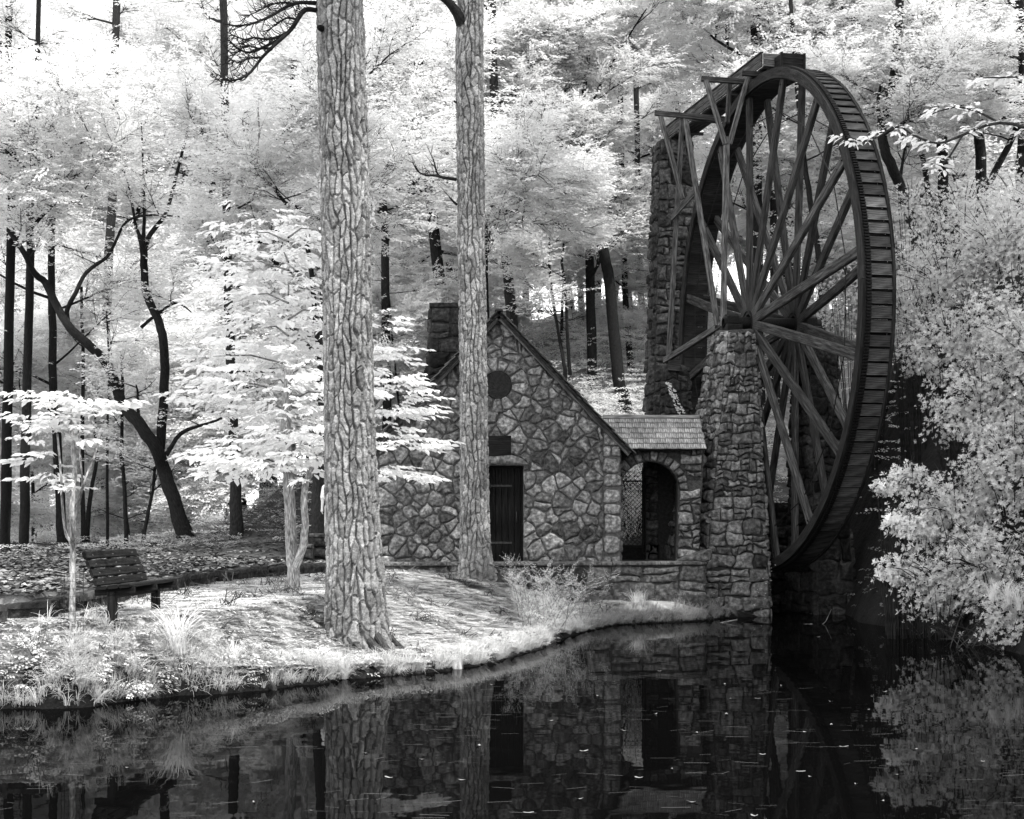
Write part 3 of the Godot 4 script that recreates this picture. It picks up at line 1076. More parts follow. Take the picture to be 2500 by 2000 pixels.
func build_wheel() -> void:
	var t := thing("water_wheel", "giant dark wooden overshot water wheel with sixteen pairs of spokes", "water wheel", Vector3(WHEEL_C.x, WHEEL_C.y - WHEEL_R, WHEEL_C.z))
	t.rotation.y = asin(0.218)
	var up := Vector3(0, WHEEL_R, 0)
	var wide := 0.66
	var shiftless := func(b: Buf) -> Buf:
		for k in b.v.size():
			b.v[k] += up
		return b
	# rims, each of sixteen felloes
	for side in 2:
		var x0 := -0.075 if side == 0 else wide
		for k in 16:
			var a := TAU * (k + 0.1 + side * 0.3) / 16.0
			var b := rim(a, a + TAU / 16.0 - 0.0012, WHEEL_R - 0.25, WHEEL_R - 0.004 * (k % 3), x0, x0 + 0.075 - 0.003 * (k % 2), 5, grey(rr(0.03, 0.055)))
			part("rim_segment", shiftless.call(b), M.wood, t, true)
	# drum boards: an inner skin and stepped outer boards of the buckets
	var n := 126
	for k in n:
		var a := TAU * k / n
		var e := TAU * (k + 1) / n
		var r := WHEEL_R - 0.27
		var b := Buf.new()
		b.color = grey(rr(0.02, 0.05))
		var m := (a + e) / 2
		var tan := Vector3(0, cos(m), -sin(m))
		var out := Vector3(0, sin(m), cos(m))
		b.beam(out * r + Vector3(0.004, 0, 0), out * r + Vector3(wide - 0.004, 0, 0), r * TAU / n - rr(0.006, 0.014), 0.03, out, 0.004)
		part("sole_board", shiftless.call(b), M.wood, t, true)
		var o := Buf.new()
		o.color = grey(rr(0.07, 0.2) * (1.6 if rng.randf() < 0.06 else 1.0))
		var lean := (out + tan * 0.14).normalized()
		o.beam(out * (WHEEL_R - 0.055) + Vector3(0.15, 0, 0), out * (WHEEL_R - 0.055) + Vector3(wide - 0.004, 0, 0), WHEEL_R * TAU / n - rr(0.04, 0.07), 0.028, lean, 0.004)
		part("bucket_board", shiftless.call(o), M.wood, t, true)
	# risers of the buckets, mostly hidden
	var rise := Buf.new()
	rise.color = grey(0.025)
	for k in n:
		var a := TAU * (k + 0.04) / n
		var d := Vector3(0, sin(a), cos(a))
		rise.beam(d * (WHEEL_R - 0.24) + Vector3(wide / 2, 0, 0), d * (WHEEL_R - 0.09) + Vector3(wide / 2, 0, 0), wide - 0.02, 0.025, Vector3(0, cos(a), -sin(a)), 0.004)
	part("bucket_risers", shiftless.call(rise), M.wood, t, true, "stuff")
	# the cast gear ring round the near rim
	var gear := Buf.new()
	gear.color = grey(0.02)
	var teeth := 560
	for k in teeth:
		var a := TAU * k / teeth
		var d := Vector3(0, sin(a), cos(a))
		gear.beam(d * (WHEEL_R + 0.012) + Vector3(0.02, 0, 0), d * (WHEEL_R + 0.012) + Vector3(0.13, 0, 0), 0.036, 0.055, d, 0.004)
	part("gear_teeth", shiftless.call(gear), M.metal, t, true, "stuff")
	var ring := rim(0.0, TAU, WHEEL_R - 0.06, WHEEL_R - 0.012, 0.002, 0.148, 128, grey(0.025))
	part("gear_ring", shiftless.call(ring), M.metal, t, true)
	# spokes
	for side in 2:
		var hx := -0.27 if side == 0 else wide + 0.30
		var rx := 0.08 if side == 0 else wide - 0.08
		for k in 16:
			var a := deg_to_rad(9.0 + 22.5 * k)
			var d := Vector3(0, sin(a), cos(a))
			var b := Buf.new()
			b.color = grey(rr(0.06, 0.15))
			var p := d * 0.22 + Vector3(hx, 0, 0)
			var q := d * (WHEEL_R - 0.29) + Vector3(rx, 0, 0)
			var mid := p.lerp(q, 0.5) + Vector3(rr(-0.01, 0.01), rr(-0.02, 0.02), 0)
			b.beam(p, mid, 0.245, 0.12, Vector3.RIGHT, 0.02)
			b.beam(mid, q, 0.245, 0.12, Vector3.RIGHT, 0.02)
			part("spoke", shiftless.call(b), M.wood, t, true)
			# tie rods between neighbouring spokes
			var a2 := a + deg_to_rad(22.5)
			var d2 := Vector3(0, sin(a2), cos(a2))
			var f := 0.87
			var w := Buf.new()
			w.color = grey(0.03)
			w.tube(PackedVector3Array([p.lerp(q, f), d2 * lerpf(0.22, WHEEL_R - 0.29, f) + Vector3(lerpf(hx, rx, f), 0, 0)]), PackedFloat32Array([0.014, 0.014]), 6)
			part("tie_rod", shiftless.call(w), M.metal, t, true)
			var g := Buf.new()
			g.color = grey(0.035)
			for z in 2:
				var c := q - d * (0.12 + 0.3 * z) + Vector3(-0.075 if side == 0 else 0.075, 0, 0)
				g.tube(PackedVector3Array([c, c + Vector3(-0.02 if side == 0 else 0.02, 0, 0)]), PackedFloat32Array([0.022, 0.02]), 6)
			part("bolt_pair", shiftless.call(g), M.metal, t, true)
		var hub := Buf.new()
		hub.color = grey(0.03)
		hub.tube(PackedVector3Array([Vector3(hx - 0.09, 0, 0), Vector3(hx - 0.07, 0, 0), Vector3(hx + 0.07, 0, 0), Vector3(hx + 0.09, 0, 0)]), PackedFloat32Array([0.3, 0.34, 0.34, 0.3]), 24)
		part("hub", shiftless.call(hub), M.metal, t, true)
	var ax := Buf.new()
	ax.color = grey(0.03)
	ax.tube(PackedVector3Array([Vector3(-1.0, 0, 0), Vector3(-0.99, 0, 0), Vector3(wide + 1.0, 0, 0), Vector3(wide + 1.01, 0, 0)]), PackedFloat32Array([0.1, 0.15, 0.15, 0.1]), 16)
	part("axle", shiftless.call(ax), M.metal, t, true)
	for x in [-0.78, wide + 0.72]:
		var be := Buf.new()
		be.color = grey(0.025)
		be.beam(Vector3(x - 0.2, -0.16, 0), Vector3(x + 0.2, -0.16, 0), 0.6, 0.2, Vector3.UP, 0.03)
		be.beam(Vector3(x - 0.14, 0.06, 0), Vector3(x + 0.14, 0.06, 0), 0.36, 0.3, Vector3.UP, 0.06)
		part("bearing", shiftless.call(be), M.metal, t, true)


func build_flume() -> void:
	# the trough from the far pillar to the top of the wheel
	var t := thing("wooden_flume", "raised wooden water trough running from stone pillar to wheel top", "flume", Vector3(5.6, 14.0, -46.5))
	var a := Vector3(6.48, 14.1, -42.3)
	var e := Vector3(4.78, 14.1, -50.4)
	var dir := (e - a).normalized()
	var s := Vector3(-dir.z, 0, dir.x).normalized()
	if s.x < 0.0:
		s = -s
	var w := 0.62
	for k in 4:
		var b := Buf.new()
		b.color = grey(rr(0.05, 0.09))
		b.beam(a + s * (w * (k + 0.5) / 4.0), e + s * (w * (k + 0.5) / 4.0), w / 4.0 - 0.006, 0.05, Vector3.UP, 0.004)
		part("floor_board", b, M.wood, t)
	for side in 2:
		for k in 2:
			var b := Buf.new()
			b.color = grey(rr(0.1, 0.16))
			var o := s * (-0.03 if side == 0 else w + 0.03) + Vector3.UP * (0.10 + 0.17 * k)
			b.beam(a + o, e + o, 0.045, 0.165, Vector3.UP, 0.006)
			part("side_board", b, M.wood, t)
		var c := Buf.new()
		c.color = grey(0.12)
		var o2 := s * (-0.03 if side == 0 else w + 0.03) + Vector3.UP * 0.385
		c.beam(a + o2, e + o2, 0.09, 0.04, Vector3.UP, 0.006)
		part("top_rail", c, M.wood, t)
	for k in 2:
		var b := Buf.new()
		b.color = grey(0.22)
		b.beam(a - dir * 0.03 + Vector3.UP * (0.10 + 0.17 * k), a - dir * 0.03 + s * w + Vector3.UP * (0.10 + 0.17 * k), 0.04, 0.165, Vector3.UP, 0.006)
		part("end_board", b, M.wood, t)
	for k in 5:
		var b := Buf.new()
		b.color = grey(0.07)
		var p := a.lerp(e, (k + 0.6) / 5.4) + Vector3.UP * -0.07
		b.beam(p - s * 0.12, p + s * (w + 0.12), 0.09, 0.085, Vector3.UP)
		part("bearer", b, M.wood, t)
	# the gate box at the crown of the wheel
	var g := thing("gate_box", "small dark open wooden box at the very top of wheel", "sluice box", Vector3(6.9, 14.0, -42.2))
	var q := at(1926, 157, 42.15)
	for k in 3:
		for z in 2:
			var b := Buf.new()
			b.color = grey(rr(0.018, 0.035))
			var o := Vector3(0, -0.14 + 0.14 * k, 0)
			if z == 0:
				b.beam(q + o + AXIS * -0.28 - ALONG * 0.25, q + o + AXIS * 0.28 - ALONG * 0.25, 0.04, 0.132, Vector3.UP, 0.006)
				part("front_board", b, M.wood, g)
			else:
				b.beam(q + o + AXIS * -0.28 - ALONG * 0.22, q + o + AXIS * -0.28 + ALONG * 0.5, 0.04, 0.132, Vector3.UP, 0.006)
				b.beam(q + o + AXIS * 0.28 - ALONG * 0.22, q + o + AXIS * 0.28 + ALONG * 0.5, 0.04, 0.132, Vector3.UP, 0.006)
				part("side_board", b, M.wood, g)
	for z in [-0.31, 0.31]:
		var b := Buf.new()
		b.color = grey(0.03)
		b.beam(q + AXIS * z + Vector3(0, -0.42, 0) - ALONG * 0.28, q + AXIS * z + Vector3(0, 0.22, 0) - ALONG * 0.28, 0.06, 0.06, AXIS, 0.006)
		part("post", b, M.wood, g)
	# trestles of lighter new timber
	var tr := thing("flume_trestle", "pale timber trestle of braced posts propping up the flume", "trestle", Vector3(5.2, 7.4, -44.5))
	var bars := [
		["cross_beam", Vector3(4.97, 13.99, -43.0), Vector3(6.95, 13.88, -43.1), 0.14, 0.13, 0.10],
		["cross_beam", at(1812, 179, 42.6), at(1893, 183, 42.5), 0.12, 0.13, 0.05],
		["cross_beam", at(1599, 276, 47.0), at(1776, 292, 46.6), 0.14, 0.14, 0.12],
		["post", at(1774, 335, 42.95), Vector3(5.53, 7.36, -42.9), 0.17, 0.15, 0.26],
		["post", at(1782, 188, 43.3), at(1776, 300, 43.2), 0.13, 0.12, 0.12],
		["brace", at(1722, 192, 43.0), at(1771, 352, 42.85), 0.12, 0.13, 0.22],
		["brace", at(1826, 187, 43.05), at(1781, 352, 43.0), 0.13, 0.13, 0.24],
		["post", at(1666, 286, 47.0), at(1631, 895, 46.6), 0.15, 0.14, 0.17],
		["brace", at(1613, 284, 46.85), at(1667, 486, 46.8), 0.14, 0.13, 0.22],
		["post", at(1673, 290, 46.9), Vector3(5.42, 7.5, -43.15), 0.15, 0.14, 0.2],
		["tie_plank", at(1640, 531, 46.75), at(1704, 460, 45.6), 0.06, 0.2, 0.16],
		["brace", at(1624, 880, 46.5), at(1763, 792, 43.0), 0.13, 0.16, 0.24],
		["foot_block", at(1630, 893, 46.4), at(1660, 895, 46.4), 0.4, 0.3, 0.12],
		["foot_block", at(1758, 806, 42.9), at(1775, 806, 42.9), 0.22, 0.2, 0.06],
	]
	for r in bars:
		var b := Buf.new()
		b.color = grey(r[5])
		b.beam(r[1], r[2], r[3], r[4], Vector3.UP if absf((r[2] - r[1]).normalized().y) < 0.7 else Vector3.RIGHT, 0.012)
		part(r[0], b, M.wood, tr)
	# stone corbel under the far post, down to the ground
	var lo := []
	var hi := []
	for k in [[-0.45, 0.45], [0.45, 0.4], [0.45, -0.5], [-0.45, -0.5]]:
		lo.append(Vector3(4.66 + k[0], 1.0, -46.7 + k[1]))
		hi.append(Vector3(4.66 + k[0] * 0.7, 6.72, -46.7 + k[1] * 0.7))
	pier("trestle_pillar", "short dark stone pillar under the foot of the pale timber post", [lo, hi], 0.36, 0.45, 0.06, 0.16)


# ---------------------------------------------------------------- bench, sapling cage, person

func build_bench() -> void:
	var a := on_land(-5.62, 22.5)
	var e := on_land(-5.43, 24.6)
	var t := thing("park_bench", "dark weathered slatted wooden bench facing the pond on two posts", "bench", a)
	var y := (a.y + e.y) / 2.0
	var l := Vector3(e.x - a.x, 0, e.z - a.z).normalized()
	var f := Vector3(-l.z, 0, l.x)
	if f.x < 0.0:
		f = -f
	var o := Vector3(a.x, 0, a.z) - l * 0.08
	var long := 2.2
	var pt := func(along: float, front: float, high: float) -> Vector3: return o + l * along + f * front + Vector3.UP * (y + high)
	var bars := []
	for x in [0.12, 2.06]:
		bars.append(["post", pt.call(x, 0.12, -0.25), pt.call(x, 0.12, 0.40), 0.11, 0.13, l])
		bars.append(["seat_bearer", pt.call(x, -0.12, 0.385), pt.call(x, 0.44, 0.425), 0.06, 0.09, Vector3.UP])
	bars.append(["rail", pt.call(0.1, 0.10, 0.36), pt.call(2.08, 0.10, 0.36), 0.08, 0.11, Vector3.UP])
	bars.append(["seat_bearer", pt.call(1.1, -0.12, 0.385), pt.call(1.1, 0.44, 0.425), 0.06, 0.09, Vector3.UP])
	for x in [0.24, 1.08, 1.94]:
		bars.append(["strut", pt.call(x, -0.07, 0.36), pt.call(x, -0.30, 0.93), 0.07, 0.05, f])
	for k in 4:
		var q := Vector2(-0.085, 0.53).lerp(Vector2(-0.235, 0.90), k / 3.0)
		bars.append(["back_slat", pt.call(0.0, q.x, q.y), pt.call(long, q.x, q.y), 0.045, 0.108, (Vector3.UP * 0.93 - f * 0.37)])
	for k in 3:
		bars.append(["seat_slat", pt.call(0.0, 0.0 + 0.165 * k, 0.455 + 0.014 * k), pt.call(long, 0.0 + 0.165 * k, 0.455 + 0.014 * k), 0.15, 0.045, (Vector3.UP - f * 0.08)])
	for r in bars:
		var b := Buf.new()
		b.color = grey(rr(0.014, 0.024) if r[0] != "back_slat" else rr(0.018, 0.03))
		b.beam(r[1], r[2], r[3], r[4], r[5], 0.01)
		part(r[0], b, M.wood, t)
	var d := Buf.new()
	d.color = grey(0.25)
	for k in 4:
		var q := Vector2(-0.055, 0.53).lerp(Vector2(-0.205, 0.90), k / 3.0)
		for x in [0.24, 1.08, 1.94]:
			var p: Vector3 = pt.call(x, q.x, q.y)
			d.tube(PackedVector3Array([p, p + f * 0.012]), PackedFloat32Array([0.011, 0.009]), 6)
	part("bolts", d, M.metal, t)


func capsule(p: Vector3, a: Vector3, b: Vector3, ra: float, rb: float) -> float:
	var e := b - a
	var t := clampf((p - a).dot(e) / e.length_squared(), 0.0, 1.0)
	return p.distance_to(a + e * t) - lerpf(ra, rb, t)


# a smooth union of tapered capsules [a, b, ra, rb], meshed as surface nets
func nets(b: Buf, bones: Array, cell: float, k: float) -> void:
	var lo := Vector3.ONE * 1e9
	var hi := -lo
	for o in bones:
		var r := Vector3.ONE * (maxf(o[2], o[3]) + cell * 2.0)
		lo = lo.min(o[0] - r).min(o[1] - r)
		hi = hi.max(o[0] + r).max(o[1] + r)
	var n := Vector3i(((hi - lo) / cell).ceil()) + Vector3i.ONE
	var g := PackedFloat32Array()
	g.resize(n.x * n.y * n.z)
	g.fill(1.0)
	for o in bones:
		var r := Vector3.ONE * (maxf(o[2], o[3]) + cell * 2.0 + k)
		var s := Vector3i((o[0].min(o[1]) - r - lo) / cell).clamp(Vector3i.ZERO, n - Vector3i.ONE)
		var e := Vector3i((o[0].max(o[1]) + r - lo) / cell).clamp(Vector3i.ZERO, n - Vector3i.ONE)
		for z in range(s.z, e.z + 1):
			for y in range(s.y, e.y + 1):
				for x in range(s.x, e.x + 1):
					var at_ := (z * n.y + y) * n.x + x
					var d := capsule(lo + Vector3(x, y, z) * cell, o[0], o[1], o[2], o[3])
					var h := maxf(k - absf(g[at_] - d), 0.0) / k
					g[at_] = minf(g[at_], d) - h * h * k * 0.25
	var ids := {}
	var first := b.v.size()
	var start := b.i.size()
	var step := [1, n.x, n.x * n.y]
	for z in n.z - 1:
		for y in n.y - 1:
			for x in n.x - 1:
				var o := (z * n.y + y) * n.x + x
				var inside := 0
				var sum := Vector3.ZERO
				var cuts := 0
				for c in 8:
					if g[o + (c & 1) + ((c >> 1) & 1) * n.x + (c >> 2) * n.x * n.y] < 0.0:
						inside += 1
				if inside == 0 or inside == 8:
					continue
				for c in 8:
					for ax in 3:
						if c & (1 << ax):
							continue
						var v0 := g[o + (c & 1) + ((c >> 1) & 1) * n.x + (c >> 2) * n.x * n.y]
						var v1 := g[o + (c & 1) + ((c >> 1) & 1) * n.x + (c >> 2) * n.x * n.y + step[ax]]
						if (v0 < 0.0) != (v1 < 0.0):
							var p := Vector3(c & 1, (c >> 1) & 1, c >> 2)
							p[ax] += v0 / (v0 - v1)
							sum += p
							cuts += 1
				ids[o] = b.put(lo + (Vector3(x, y, z) + sum / cuts) * cell, Vector3.UP)
	for o in ids:
		for ax in 3:
			var u: int = step[(ax + 1) % 3]
			var w: int = step[(ax + 2) % 3]
			var inside: bool = g[o] < 0.0
			if inside == (g[o + step[ax]] < 0.0) or not (ids.has(o - u) and ids.has(o - w) and ids.has(o - u - w)):
				continue
			var q := [ids[o], ids[o - u], ids[o - u - w], ids[o - w]]
			if inside:
				q.reverse()
			b.i.append_array([q[0], q[1], q[2], q[0], q[2], q[3]])
	# the winding that looks outwards
	var vol := 0.0
	for c in range(start, b.i.size(), 3):
		vol += b.v[b.i[c]].dot(b.v[b.i[c + 1]].cross(b.v[b.i[c + 2]])) - lo.dot((b.v[b.i[c + 1]] - b.v[b.i[c]]).cross(b.v[b.i[c + 2]] - b.v[b.i[c]]))
	if vol > 0.0:
		for c in range(start, b.i.size(), 3):
			var h := b.i[c + 1]
			b.i[c + 1] = b.i[c + 2]
			b.i[c + 2] = h
	b.smooth(first, start)


func build_person() -> void:
	var y := 1.78
	var base := Vector3(-4.6, y, -41.9)
	var t := thing("person", "person in white short sleeved shirt standing mostly hidden behind the big pine", "person", base)
	var p := func(x: float, h: float, z: float) -> Vector3: return base + Vector3(x, h, z)
	var skin := Buf.new()
	skin.color = grey(0.5)
	var body := []
	for s in [-1, 1]:
		body.append([p.call(s * 0.095, 0.92, 0.0), p.call(s * 0.11, 0.5, 0.02), 0.088, 0.058])
		body.append([p.call(s * 0.11, 0.5, 0.02), p.call(s * 0.11, 0.09, -0.03), 0.06, 0.04])
		body.append([p.call(s * 0.11, 0.05, -0.05), p.call(s * 0.125, 0.035, 0.15), 0.045, 0.035])
		body.append([p.call(s * 0.19, 1.45, 0.0), p.call(s * 0.245, 1.17, -0.02), 0.055, 0.045])
		body.append([p.call(s * 0.245, 1.17, -0.02), p.call(s * 0.25, 0.93, 0.07), 0.043, 0.03])
	body.append([p.call(0.0, 1.0, 0), p.call(0.0, 1.18, 0.0), 0.13, 0.125])
	body.append([p.call(-0.05, 1.36, 0), p.call(0.05, 1.36, 0.0), 0.13, 0.13])
	body.append([p.call(-0.15, 1.46, 0), p.call(0.15, 1.46, 0.0), 0.065, 0.065])
	body.append([p.call(0, 1.48, 0), p.call(0, 1.6, 0.01), 0.06, 0.055])
	nets(skin, body, 0.016, 0.04)
	var head := [[p.call(0, 1.70, 0.0), p.call(0, 1.66, 0.03), 0.094, 0.08], [p.call(0, 1.61, 0.06), p.call(0, 1.6, 0.065), 0.045, 0.03], [p.call(0, 1.675, 0.105), p.call(0, 1.655, 0.125), 0.012, 0.014], [p.call(-0.088, 1.67, 0.0), p.call(-0.09, 1.69, -0.01), 0.014, 0.018], [p.call(0.088, 1.67, 0.0), p.call(0.09, 1.69, -0.01), 0.014, 0.018], [p.call(-0.02, 1.625, 0.1), p.call(0.02, 1.625, 0.1), 0.009, 0.009]]
	nets(skin, head, 0.008, 0.02)
	for s in [-1, 1]:
		var w: Vector3 = p.call(s * 0.25, 0.93, 0.07)
		var hand := [[w, w + Vector3(0, -0.07, 0.015), 0.028, 0.034]]
		for f in 4:
			var k := w + Vector3(0, -0.08, 0.015) + Vector3(0, 0, (f - 1.5) * 0.019)
			var m := k + Vector3(s * -0.006, -0.042 + absf(f - 1.4) * 0.005, 0.006)
			hand.append([k, m, 0.0095, 0.009])
			hand.append([m, m + Vector3(s * -0.016, -0.032 + absf(f - 1.4) * 0.005, 0.0), 0.009, 0.0075])
		hand.append([w + Vector3(0, -0.03, 0.035), w + Vector3(s * -0.01, -0.07, 0.062), 0.012, 0.0105])
		hand.append([w + Vector3(s * -0.01, -0.07, 0.062), w + Vector3(s * -0.018, -0.1, 0.062), 0.0105, 0.008])
		nets(skin, hand, 0.005, 0.008)
	part("body", skin, M.cloth, t)
	var shirt := Buf.new()
	shirt.color = grey(0.75)
	var sh := [[p.call(0.0, 0.98, 0), p.call(0.0, 1.18, 0.0), 0.158, 0.148], [p.call(-0.055, 1.36, 0), p.call(0.055, 1.36, 0.0), 0.147, 0.147], [p.call(-0.15, 1.465, 0), p.call(0.15, 1.465, 0.0), 0.078, 0.078]]
	for s in [-1, 1]:
		sh.append([p.call(s * 0.19, 1.45, 0), p.call(s * 0.235, 1.22, -0.015), 0.075, 0.07])
	nets(shirt, sh, 0.016, 0.04)
	part("shirt", shirt, M.cloth, t)
	var trousers := Buf.new()
	trousers.color = grey(0.45)
	var tr := [[p.call(-0.05, 0.94, 0), p.call(0.05, 0.94, 0.0), 0.15, 0.15]]
	for s in [-1, 1]:
		tr.append([p.call(s * 0.095, 0.9, 0.0), p.call(s * 0.11, 0.5, 0.02), 0.108, 0.085])
		tr.append([p.call(s * 0.11, 0.5, 0.02), p.call(s * 0.11, 0.1, -0.02), 0.085, 0.075])
	nets(trousers, tr, 0.016, 0.03)
	part("trousers", trousers, M.cloth, t)
	var hair := Buf.new()
	hair.color = grey(0.04)
	nets(hair, [[p.call(0, 1.725, -0.015), p.call(0, 1.70, -0.035), 0.098, 0.095], [p.call(0, 1.66, -0.05), p.call(0, 1.63, -0.045), 0.075, 0.05]], 0.01, 0.03)
	part("hair", hair, M.cloth, t)
	var eyes := Buf.new()
	eyes.color = grey(0.05)
	for s in [-1, 1]:
		eyes.tube(PackedVector3Array([p.call(s * 0.034, 1.685, 0.088), p.call(s * 0.034, 1.685, 0.099)]), PackedFloat32Array([0.013, 0.009]), 8)
	part("eyes", eyes, M.cloth, t)


# ---------------------------------------------------------------- leaves and trees

# a twig with leaves set along both sides; its stem runs along x, the leaves lie about level
func spray(leaves: int, length: float, leaf: float, width: float, droop: float, fine := false) -> ArrayMesh:
	var b := Buf.new()
	b.color = Color.WHITE
	for k in leaves:
		var x := length * (k + 0.6) / leaves * rr(0.85, 1.1)
		var side := 1.0 if k % 2 == 0 else -1.0
		var yaw := side * rr(0.5, 1.15)
		if k >= leaves - 2:
			yaw *= 0.3
		var dir := Vector3(cos(yaw), 0, sin(yaw))
		var across := Vector3(-dir.z, 0, dir.x)
		dir = (dir + Vector3.DOWN * rr(0.0, droop)).normalized()
		across = (across + Vector3.UP * rr(-0.5, 0.5)).normalized()
		var up := across.cross(dir).normalized()
		if up.y < 0:
			up = -up
		var p := Vector3(x, rr(-0.03, 0.03) - 0.12 * droop * x * x / length, side * rr(0.0, 0.06) * length)
		var l := leaf * rr(0.7, 1.2)
		var w := l * width
		var tip := p + dir * l - up * l * 0.12 * droop
		if fine:
			var e1 := p + dir * l * 0.32
			var e2 := p + dir * l * 0.68
			for s in [-1.0, 1.0]:
				var fold: Vector3 = across * s * w * 0.5 + up * w * 0.10
				b.tri(p, e1 + fold, e1, up)
				b.quad(e1, e1 + fold, e2 + fold * 0.82, e2, up)
				b.tri(e2, e2 + fold * 0.82, tip, up)
		else:
			var m := p + dir * l * 0.45
			b.tri(p, m + across * w * 0.5 + up * w * 0.08, tip, up)
			b.tri(p, tip, m - across * w * 0.5 + up * w * 0.08, up)
	return b.mesh(M.leaf)


# a star of leaves at a shoot's end, for azaleas
func rosette(leaves: int, leaf: float, width: float) -> ArrayMesh:
	var b := Buf.new()
	b.color = Color.WHITE
	for k in leaves:
		var yaw := TAU * k / leaves * 1.62 + rr(-0.3, 0.3)
		var pitch := rr(0.0, 0.9)
		var dir := Vector3(cos(yaw) * cos(pitch), sin(pitch), sin(yaw) * cos(pitch))
		var across := dir.cross(Vector3.UP).normalized()
		var up := across.cross(dir).normalized()
		if up.y < 0:
			up = -up
		var p := Vector3(0, -leaf * 0.5 * k / leaves, 0)
		var l := leaf * rr(0.6, 1.15)
		var m := p + dir * l * 0.55
		var tip := p + dir * l
		b.tri(p, m + across * l * width * 0.5, tip, up)
		b.tri(p, tip, m - across * l * width * 0.5, up)
	return b.mesh(M.leaf)


func blades(count: int, high: float, spread: float, wide: float) -> ArrayMesh:
	var b := Buf.new()
	b.color = Color.WHITE
	for k in count:
		var yaw := rr(0, TAU)
		var out := Vector3(cos(yaw), 0, sin(yaw))
		var s := Vector3(-out.z, 0, out.x) * wide * rr(0.6, 1.2)
		var p := out * rr(0, 0.05)
		var h := high * rr(0.5, 1.15)
		var r := spread * rr(0.3, 1.2)
		var seg := 4
		for j in seg:
			var a := float(j) / seg
			var e := float(j + 1) / seg
			var pa := p + out * r * a * a + Vector3.UP * h * (a - 0.42 * a * a * a)
			var pe := p + out * r * e * e + Vector3.UP * h * (e - 0.42 * e * e * e)
			var wa := 1.0 - 0.9 * a
			var we := 1.0 - 0.9 * e
			b.quad(pa - s * wa, pe - s * we, pe + s * we, pa + s * wa, Vector3.UP + out * 0.3)
	return b.mesh(M.leaf)


func random_basis(dir: Vector3, scale: float, tilt := 0.35) -> Basis:
	var x := dir
	x.y *= 0.4
	if x.length_squared() < 0.0001:
		x = Vector3.RIGHT
	x = x.normalized()
	var up := Vector3(rr(-tilt, tilt), 1.0, rr(-tilt, tilt))
	var z := x.cross(up).normalized()
	up = z.cross(x).normalized()
	return Basis(x * scale, up * scale, z * scale)


# a branch with its twigs: tubes into b, sprays into leaves
func grow(b: Buf, leaves: Many, p: Vector3, dir: Vector3, length: float, r: float, level: int, o: Dictionary) -> void:
	var n := 5 if level < 2 else 3
	var pts := PackedVector3Array([p])
	var rad := PackedFloat32Array([r])
	var d := dir.normalized()
	for k in n:
		d = (d + Vector3(rr(-1, 1), rr(-0.8, 0.8), rr(-1, 1)) * o.wild + Vector3.UP * o.rise * (1.0 if level < 2 else 0.2)).normalized()
		p += d * length / n
		pts.append(p)
		rad.append(r * lerpf(1.0, 0.25, float(k + 1) / n))
	b.tube(pts, rad, 6 if level == 0 else (5 if level == 1 else 3), 0.0, false)
	for k in range(1, n + 1):
		var q := pts[k]
		var t := float(k) / n
		if level < o.depth and (k > 1 or level > 0):
			for c in o.kids:
				var a := rr(0, TAU)
				var side := d.cross(Vector3(cos(a), sin(a) * 0.5, sin(a))).normalized()
				side.y = side.y * o.flat
				grow(b, leaves, q, d * 0.75 + side, length * rr(0.35, 0.62), maxf(rad[k] * 0.62, 0.009), level + 1, o)
		if level >= o.depth or (level == o.depth - 1 and t > 0.55):
			for c in o.per:
				if rng.randf() < o.get("sparse", 1.0):
					var sd := (d + Vector3(rr(-1, 1), rr(-0.3, 0.3), rr(-1, 1))).normalized()
					leaves.add(q + Vector3(rr(-0.2, 0.2), rr(-0.12, 0.12), rr(-0.2, 0.2)) * o.scatter, random_basis(sd, o.size * rr(0.7, 1.25), o.tilt), grey(o.tint * rr(0.86, 1.0)))


func opts(over := {}) -> Dictionary:
	var o := {"wild": 0.22, "rise": 0.06, "depth": 2, "kids": 2, "flat": 0.4, "per": 1, "scatter": 2.6, "size": 0.95, "tilt": 0.4, "tint": 0.86, "mesh": 0, "limbs": 12, "from": 0.3, "long": 3.4, "bark": 0.045}
	o.merge(over, true)
	return o


func ground_to(p: Vector3) -> Vector3:
	return Vector3(p.x, land(p.x, -p.z) - 0.25, p.z)


func smooth_path(pts: PackedVector3Array, rad: PackedFloat32Array, cut := 4) -> Array:
	var a := PackedVector3Array()
	var r := PackedFloat32Array()
	for k in pts.size() - 1:
		var p0 := pts[maxi(k - 1, 0)]
		var p3 := pts[mini(k + 2, pts.size() - 1)]
		for j in cut:
			var t := float(j) / cut
			a.append(pts[k].cubic_interpolate(pts[k + 1], p0, p3, t))
			r.append(lerpf(rad[k], rad[k + 1], t))
	a.append(pts[pts.size() - 1])
	r.append(rad[rad.size() - 1])
	return [a, r]


